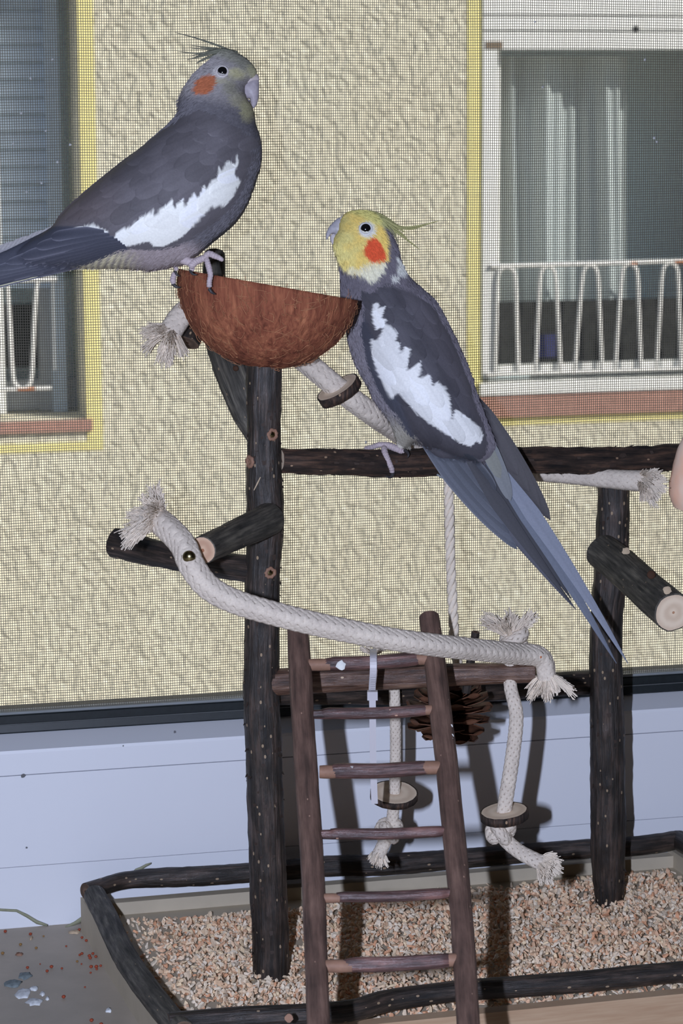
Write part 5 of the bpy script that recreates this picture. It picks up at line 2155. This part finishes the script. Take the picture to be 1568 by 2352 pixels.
G.lump('beak', zoom([(1000, 720), (1010, 800), (1050, 850), (1075, 875), (1115, 870), (1125, 930), (1140, 985), (1165, 985), (1200, 940), (1222, 860), (1228, 760), (1226, 660), (1190, 625), (1120, 640), (1050, 690)], 5.227, 360, 60), 0.78, 0, bk, M['beak'])
G.lump('lower_beak', zoom([(1040, 845), (1070, 880), (1110, 880), (1118, 930), (1125, 985), (1100, 960), (1060, 900)], 5.227, 360, 60), 0.8, 0, alb(104, 102, 118), M['beak'])
G.lump('cere', zoom([(1010, 740), (1030, 660), (1080, 595), (1150, 570), (1215, 585), (1230, 650), (1185, 675), (1115, 720), (1050, 770)], 5.227, 360, 60), 0.95, 0, alb(140, 136, 146), M['beak'])
for sg in (1, -1):
    pass
G.lump('nostril', zoom([(1095, 610), (1140, 612), (1135, 650), (1100, 648)], 5.227, 360, 60), 0.5, 10.5, alb(60, 44, 52), M['beak'], 1.0)
G.eye(513.6, 176, 11.0, alb(160, 160, 172))
GC = alb(86, 90, 86)
G.crest([([(545, 122), (527, 116), (500, 105), (450, 88), (402, 75)], 2, 3.4), ([(545, 123), (520, 117), (480, 114), (440, 112)], 5, 3.2), ([(538, 122), (505, 119), (455, 124), (408, 120)], 8, 3.2), ([(525, 122), (490, 124), (460, 132), (430, 139)], 11, 3.6), ([(520, 124), (485, 132), (462, 142), (452, 148)], 13, 4.0), ([(535, 120), (500, 112), (470, 108), (440, 104)], -3, 3.0), ([(540, 122), (505, 116), (470, 120), (440, 126)], -8, 3.4), ([(530, 122), (492, 118), (465, 126), (446, 134)], 6, 5.0), ([(545, 124), (510, 117), (486, 121), (470, 128)], 9, 6.0)], GC)
# feet on the rim
wf = 20
leg = mesh_obj('leg', *tube(G.W([(415, 585), (425, 600), (440, 606), (452, 604)], [20, 28, 34, 38]), np.array([14, 12, 9.5, 8]) * G.s, 12)[:2], M['foot'], G.root, True, col=np.broadcast_to(FOOT * 1.05, (48, 3)))
zf = lambda pts: zoom(pts, 9.8, 380, 560)
G.toe(zf([(560, 560), (700, 440), (860, 380), (980, 330)]), [34, 40, 46, 50], [10, 8.5, 8, 7], G.root, FOOT, name='foot')
G.toe(zf([(900, 350), (1010, 280), (1130, 330), (1240, 380), (1330, 440)]), [48, 54, 58, 62, 60], [7, 7.5, 7, 6, 4.5], G.root, FOOT)
G.toe(zf([(940, 360), (980, 500), (1020, 650), (1040, 760), (1015, 900), (1015, 1040)]), [50, 54, 55, 55, 54, 53], [6, 6.8, 7, 6.4, 6.2, 6.5], G.root, FOOT, (zf([(1010, 1060), (1060, 1130), (1110, 1165), (1160, 1180)]), [56, 57, 55, 52], 4.6))
G.toe(zf([(560, 580), (620, 600), (650, 620)]), [30, 30, 28], [6, 5.5, 4.5], G.root, FOOT, (zf([(570, 610), (610, 690), (660, 725), (735, 730)]), [30, 34, 36, 38], 4.0))
G.toe(zf([(200, 480), (220, 540), (240, 570)]), [-40, -38, -38], [5.5, 5.5, 4], G.root, FOOT, (zf([(190, 570), (215, 630), (250, 675), (300, 695)]), [-38, -36, -36, -38], 4.0))
G.toe(zf([(190, 600), (150, 700), (140, 800), (180, 870)]), [-44, -42, -40, -40], [6, 7, 7, 5.5], G.root, FOOT, (zf([(140, 870), (200, 920), (260, 945), (320, 935)]), [-40, -38, -38, -40], 4.6))

# ------------------------------------------------------------------ yellow-faced bird on the perch
Yb = Bird('cockatiel', 1.478, (900, 800), 'yellow-faced cockatiel with a bright orange cheek perched on the top perch', 0.78)
Yb.start((905, 1030))
y_body = [(789, 493), (802, 486), (822, 482), (842, 484), (863, 492), (880, 503), (893, 520), (901, 540), (910, 560), (918, 582), (925, 607), (936, 630), (950, 645), (975, 667), (1000, 690), (1020, 722), (1040, 762), (1060, 806), (1080, 855), (1094, 900), (1110, 945), (1128, 990), (1140, 1030), (1120, 1060), (1080, 1060), (1040, 1046), (1000, 1030), (972, 1024), (950, 1016), (940, 1024), (928, 1030), (917, 1031), (908, 1012), (898, 980), (880, 950), (856, 920), (842, 888), (824, 856), (808, 822), (797, 782), (792, 746), (788, 715), (781, 682), (780, 654), (779, 625), (774, 603), (768, 582), (764, 566), (766, 548), (776, 530), (780, 510)]
y_cheek = zoom([(580, 480), (640, 450), (692, 455), (742, 510), (772, 580), (802, 640), (792, 702), (700, 727), (620, 716), (580, 670), (548, 610), (568, 540)], 4.9, 720, 460)
y_yellow = zoom([(330, 160), (400, 120), (500, 104), (610, 118), (700, 165), (740, 230), (745, 290), (790, 370), (820, 450), (830, 560), (830, 690), (780, 740), (730, 800), (640, 780), (600, 840), (500, 860), (420, 850), (330, 790), (280, 720), (240, 610), (205, 520), (200, 440), (240, 360), (270, 280), (280, 210)], 4.9, 720, 460)
y_pale = zoom([(380, 780), (500, 800), (600, 740), (780, 720), (800, 760), (760, 850), (680, 930), (620, 950), (560, 900), (480, 860), (400, 850)], 4.9, 720, 460)
y_white = [zoom([(395, 225), (440, 222), (435, 262), (487, 252), (455, 342), (497, 350), (480, 382), (550, 420), (582, 462), (565, 520), (590, 532), (605, 622), (635, 563), (677, 580), (665, 650), (655, 742), (752, 673), (757, 760), (730, 817), (827, 768), (845, 862), (878, 830), (940, 870), (966, 920), (985, 985), (1000, 1110), (1022, 1038), (1062, 1060), (1142, 1110), (1222, 1170), (1247, 1232), (1230, 1302), (1190, 1282), (1152, 1322), (1060, 1292), (950, 1222), (850, 1162), (740, 1082), (650, 982), (586, 902), (580, 926), (525, 952), (490, 882), (440, 792), (400, 682), (376, 580), (378, 498), (420, 510), (466, 442), (468, 412), (418, 426), (398, 380), (383, 300)], 3.409, 740, 640)]


def y_col(P):
    u, v = P[:, 0], P[:, 1]
    n1 = vnoise(P, 22, 2.0)
    n2 = vnoise(P, 7, 5.0)
    c = np.broadcast_to(alb(92, 91, 106), (len(P), 3)) * (1 + 0.10 * n1 + 0.07 * n2)[:, None]
    br_ = smst(-(u - 0.32 * (v - 700)), -845, -800)[:, None] * smst(v, 690, 740)[:, None]
    c = lerp(c, alb(104, 104, 118), 0.6 * br_)
    # nape spots
    for (cx_, cy_, rx, ry) in ((920, 620, 15, 20), (904, 645, 12, 9), (912, 600, 6, 8)):
        q = ((u - cx_) / rx) ** 2 + ((v - cy_) / ry) ** 2 + 0.5 * n2
        c = lerp(c, alb(176, 182, 190), (0.85 * smst(-q, -1.3, -0.4))[:, None])
    c = lerp(c, alb(190, 193, 186), Cpoly(P, y_pale, 5, 5, 5, 1.0))
    yl = lerp(alb(204, 184, 112), alb(188, 183, 128), (0.5 + 0.9 * n1 + 0.012 * (815 - u)).clip(0, 1)[:, None]) * (1 + 0.08 * n2)[:, None]
    c = lerp(c, yl, Cpoly(P, y_yellow, 5, 5, 6, 3.0))
    c = lerp(c, alb(190, 193, 186), Cpoly(P, y_pale, 6, 6, 5, 1.0) * 0.8)
    crown = smst(-(v - 0.42 * (u - 820)), -508, -492)[:, None] * smst(u, 785, 800)[:, None]
    c = lerp(c, alb(160, 164, 112), 0.75 * crown)
    q = np.hypot(u - 839, v - 532.4)
    c = lerp(c, alb(176, 184, 196), (0.85 * smst(-q, -23, -15))[:, None])
    c = lerp(c, alb(182, 78, 54) * (1 + 0.10 * n2)[:, None], Cpoly(P, y_cheek, 2.6, 3.0, 5, 2.0))
    vent = (smst(v, 930, 1000) * smst(-u, -985, -930))[:, None]
    c = lerp(c, alb(128, 128, 124), 0.75 * vent)
    return c


y_prim = [(905, 960), (960, 1020), (1000, 1060), (1080, 1140), (1180, 1250), (1330, 1410), (1300, 1340), (1200, 1200), (1130, 1080), (1060, 1010), (980, 960)]


def y_wcol(P):
    n1 = vnoise(P, 40, 9.0)
    n2 = vnoise(P, 14, 6.0)
    u, v = P[:, 0], P[:, 1]
    c = np.broadcast_to(alb(64, 65, 77), (len(P), 3)) * (1 + 0.12 * n1 + 0.06 * n2)[:, None]
    sc_p = smst((u - 950) - 0.62 * (v - 760), -10, 40)[:, None]
    c = lerp(c, alb(86, 86, 100), 0.75 * sc_p)
    lead = smst(-(u - 0.42 * (v - 780)), -862, -846)[:, None]
    c = lerp(c, alb(60, 66, 84), 0.6 * lead)
    wh = Cpoly(P, y_white[0], 1.1, 1.8, 4.0, 3.0)
    c = lerp(c, alb(202, 209, 224), wh)
    return c


Yb.body(y_body, y_col)
y_wing = [(880, 660), (920, 668), (965, 690), (1000, 724), (1026, 764), (1046, 806), (1066, 856), (1080, 902), (1096, 946), (1112, 986), (1118, 1020), (1110, 1050), (1080, 1060), (1040, 1054), (1006, 1050), (980, 1030), (950, 1000), (915, 960), (878, 920), (856, 880), (838, 830), (830, 780), (832, 730), (846, 690)]
Yb.set_wing(y_wing, 0.12)
y_near = Yb.wing_shell('wing', y_wcol)
# tail: long central pair and shorter dark outer feathers
TAILC = alb(104, 112, 134)


def tailpat(C, ss, ed, P):
    return C


for b_, t_, w_, cc_, wv, bd in (((1060, 1040), (1322, 1400), 40, alb(66, 69, 84), -2, 0.018), ((1070, 1050), (1310, 1385), 34, alb(54, 56, 66), 2, 0.008), ((1060, 1040), (1282, 1354), 34, alb(62, 64, 76), -6, 0.03), ((1095, 1045), (1312, 1376), 40, alb(50, 52, 62), -9, -0.004), ((1104, 1034), (1416, 1524), 38, alb(84, 92, 112), -8, -0.012), ((1114, 1030), (1442, 1524), 38, TAILC, -4, -0.014)):
    Yb.feather('tail_feather', b_, t_, w_, cc_, Yb.root, 1, (0, 0), bd, field=False, wadd=wv + 4, tipk=0.30, nl=44, pat=tailpat, edge=0.95, point=0.72)
# flight feathers sweeping to the tail
YP = [((965, 1010), (1188, 1262), 30, 0.022), ((972, 1012), (1180, 1246), 30, 0.016), ((982, 1014), (1170, 1226), 30, 0.012), ((994, 1016), (1160, 1204), 30, 0.006), ((1008, 1018), (1152, 1180), 30, 0.0), ((1022, 1018), (1144, 1154), 32, -0.006), ((1036, 1016), (1138, 1126), 34, -0.012)]
for k, (b_, t_, w_, bd) in enumerate(YP):
    def fpat(C, ss, ed, P):
        return lerp(C, alb(112, 118, 136), (0.5 * smst(ed, 0.6, 1.0))[:, None])
    Yb.feather('flight_feather', b_, t_, w_, alb(76, 82, 99) * ((1.0 if k % 2 else 0.84) - 0.06 * k), y_near, 1, (-3 + k * .3, 1 + k * 0.8), bd, tipk=0.55, nl=26, pat=fpat, edge=1.0)
# pale inner tail coverts
Yb.feather('tail_covert', (1104, 985), (1172, 1150), 34, alb(98, 104, 116), Yb.root, 1, (26, 6), -0.01, field=False, nl=18)
Yb.feather('tail_covert', (1100, 1000), (1150, 1100), 30, alb(104, 109, 113), Yb.root, 1, (32, 12), 0.0, field=False, nl=18)
# dark leading secondaries under the white panel
for k, (b_, t_, w_) in enumerate((((846, 800), (905, 950), 30), ((858, 850), (950, 1010), 32), ((880, 890), (990, 1034), 34), ((900, 920), (1006, 1030), 30))):
    Yb.feather('secondary', b_, t_, w_, y_wcol, y_near, 1, (0.5, 2.5), 0.0, tipk=0.6, nl=18)
ax_y = np.array([0.58, 0.815])
rs_ = random.Random(9)
COVY = []
for row, (t0_, t1_, L, w_) in enumerate((((1100, 1010), (1000, 1030), 96, 38), ((1092, 968), (950, 990), 92, 38), ((1078, 922), (912, 942), 90, 40), ((1062, 876), (886, 900), 86, 40), ((1042, 832), (868, 854), 80, 40), ((1022, 790), (856, 808), 74, 38), ((1000, 752), (850, 766), 66, 36), ((970, 720), (850, 730), 56, 32))):
    nrow = 5
    for k in range(nrow):
        q = (k + (0.55 if row % 2 else 0.1)) / nrow
        tip = np.array(t0_) * (1 - q) + np.array(t1_) * q + np.array([rs_.uniform(-9, 9), rs_.uniform(-12, 12)])
        dd = ax_y + np.array([0.12 * (0.5 - q), 0.0]) * -1 + np.array([rs_.uniform(-.05, .05), rs_.uniform(-.05, .05)])
        dd /= np.linalg.norm(dd)
        COVY.append((tip - dd * L, tip, w_ * rs_.uniform(.9, 1.25), row, rs_.uniform(0.86, 1.16)))
for b_, t_, w_, row, sh in COVY:
    Yb.feather('covert', b_, t_, w_, y_wcol, y_near, 1, (0.6 + row * .12, 3.2 + row * .15), 0.0, shade=sh, tipk=0.5, edge=0.90, nl=18, nw=8)
y_far = Yb.wing_shell('wing', y_wcol, -1, (14, -4))
for k, (b_, t_, w_, bd) in enumerate((((1030, 850), (1264, 1194), 46, -0.02), ((1040, 870), (1240, 1165), 46, -0.02), ((1050, 890), (1215, 1130), 44, -0.015), ((1060, 900), (1190, 1092), 44, -0.01))):
    Yb.feather('flight_feather', b_, t_, w_, alb(58, 58, 66) * (1 + .06 * k), y_far, -1, (3, 9 - k), bd, tipk=0.42, nl=26)


def y_flow(P):
    u, v = P[:, 0], P[:, 1]
    d = np.broadcast_to(np.array([0.42, 0.90]), (len(P), 2)).copy()
    hd_ = smst(-v, -600, -530)[:, None]
    d = lerp(d, np.array([0.72, 0.55]), hd_)
    fr_ = (smst(-u, -850, -790) * smst(v, 540, 580))[:, None]
    d = lerp(d, np.array([0.15, 0.98]), fr_)
    top_ = smst(-v, -515, -492)[:, None]
    d = lerp(d, np.array([0.93, 0.22]), top_)
    return d / np.linalg.norm(d, axis=1)[:, None]


y_wing_poly = smooth_poly(y_wing)
Yb.barbs(9000, y_col, y_flow, lambda P: seg_dist(P, y_wing_poly) < 8, (7, 14), 1.4, 1.8, 'down', 4)


def bk2(P):
    n_ = vnoise(P, 8, 3)
    return np.clip(alb(140, 142, 160) * (1 + 0.15 * n_)[:, None], 0, .9)


Yb.lump('beak', zoom([(290, 195), (230, 235), (180, 290), (150, 345), (137, 395), (140, 440), (155, 443), (165, 420), (200, 380), (225, 372), (250, 390), (300, 410), (350, 405), (360, 370), (350, 300), (330, 240)], 4.9, 720, 460), 0.80, 0, bk2, M['beak'])
Yb.lump('lower_beak', zoom([(190, 400), (185, 440), (205, 490), (240, 510), (290, 480), (330, 430), (300, 405), (250, 385), (220, 372)], 4.9, 720, 460), 0.85, 0, alb(168, 168, 184), M['beak'])
Yb.lump('cere', zoom([(290, 200), (340, 168), (385, 190), (395, 240), (370, 300), (365, 360), (335, 330), (310, 270)], 4.9, 720, 460), 1.0, 0, alb(168, 166, 176), M['beak'])
Yb.lump('nostril', zoom([(350, 205), (378, 200), (386, 230), (368, 245), (352, 232)], 4.9, 720, 460), 0.6, 10.5, alb(96, 84, 92), M['beak'], 1.0)
Yb.eye(839, 532.4, 11.6, alb(176, 182, 196))
YC = alb(132, 134, 100)
YD = alb(112, 112, 96)
Yb.crest([([(850, 490), (880, 502), (915, 520), (940, 522), (975, 516), (1006, 508)], 2, 4.0), ([(850, 492), (880, 505), (915, 521), (950, 524), (990, 512)], -3, 3.6), ([(860, 496), (890, 512), (920, 524), (945, 527), (965, 522)], 6, 3.4)], YC)
Yb.crest([([(862, 500), (890, 520), (915, 537), (940, 556), (962, 573)], 8, 3.8), ([(866, 500), (892, 516), (915, 532), (935, 548)], 10, 3.4), ([(858, 497), (885, 509), (910, 522), (930, 534)], 4, 5.0), ([(850, 492), (880, 504), (902, 516), (918, 524)], 6, 6.4), ([(855, 498), (884, 514), (902, 528), (910, 542)], 10, 5.0), ([(845, 488), (870, 494), (896, 508), (912, 518)], 0, 7.0)], YC)
Yb.crest([([(870, 506), (895, 526), (908, 545), (914, 560)], 12, 3.6)], YD)
# wispy pale bib feathers
mb_w = [([(832, 625), (838, 640), (842, 655)], 30, 1.6), ([(840, 626), (845, 642), (848, 662)], 32, 1.6), ([(850, 622), (856, 636), (866, 652)], 32, 1.5)]
for pts, w0_, r in mb_w:
    C_ = catmull([[*p, 0] for p in pts], n_per=5)[:, :2]
    hh = Yb.bw(C_) + 2.5
    V, F, _ = tube(Yb.W(C_, hh), np.linspace(r, .3, len(C_)) * Yb.s, 5)
    mesh_obj('bib_feather', V, F, M['plumage'], Yb.root, True, col=np.broadcast_to(alb(214, 216, 206), (len(V), 3)))
# feet
zy = lambda pts: zoom(pts, 11.2, 820, 1000)
mesh_obj('leg', *tube(Yb.W([(925, 1000), (922, 1018), (916, 1028), (905, 1032)], [6, 8, 10, 12]), np.array([16, 13, 9.5, 7]) * Yb.s, 12)[:2], M['foot'], Yb.root, True, col=np.broadcast_to(alb(150, 150, 152), (48, 3)))
Yb.toe(zy([(1180, 430), (1050, 370), (900, 300), (760, 260), (640, 270)]), [10, 12, 15, 18, 20], [6.5, 8.5, 8.5, 8, 7.5], Yb.root, FOOT, name='foot')
Yb.toe(zy([(720, 250), (560, 250), (400, 300), (280, 320), (190, 340)]), [19, 19, 12, 4, -6], [7, 6.5, 6, 5.6, 4.5], Yb.root, FOOT)
Yb.toe(zy([(680, 290), (700, 440), (760, 600), (830, 760), (880, 880), (890, 960)]), [22, 36, 42, 43, 40, 36], [7, 7.4, 7, 6.6, 6.2, 5.6], Yb.root, FOOT, (zy([(905, 960), (890, 1040), (820, 1080), (720, 1030)]), [38, 36, 32, 28], 5.4))
Yb.toe(zy([(1150, 420), (1210, 400)]), [16, 20], [5, 4.5], Yb.root, FOOT, (zy([(1220, 390), (1290, 450), (1310, 520), (1275, 590)]), [22, 30, 34, 34], 4.4))
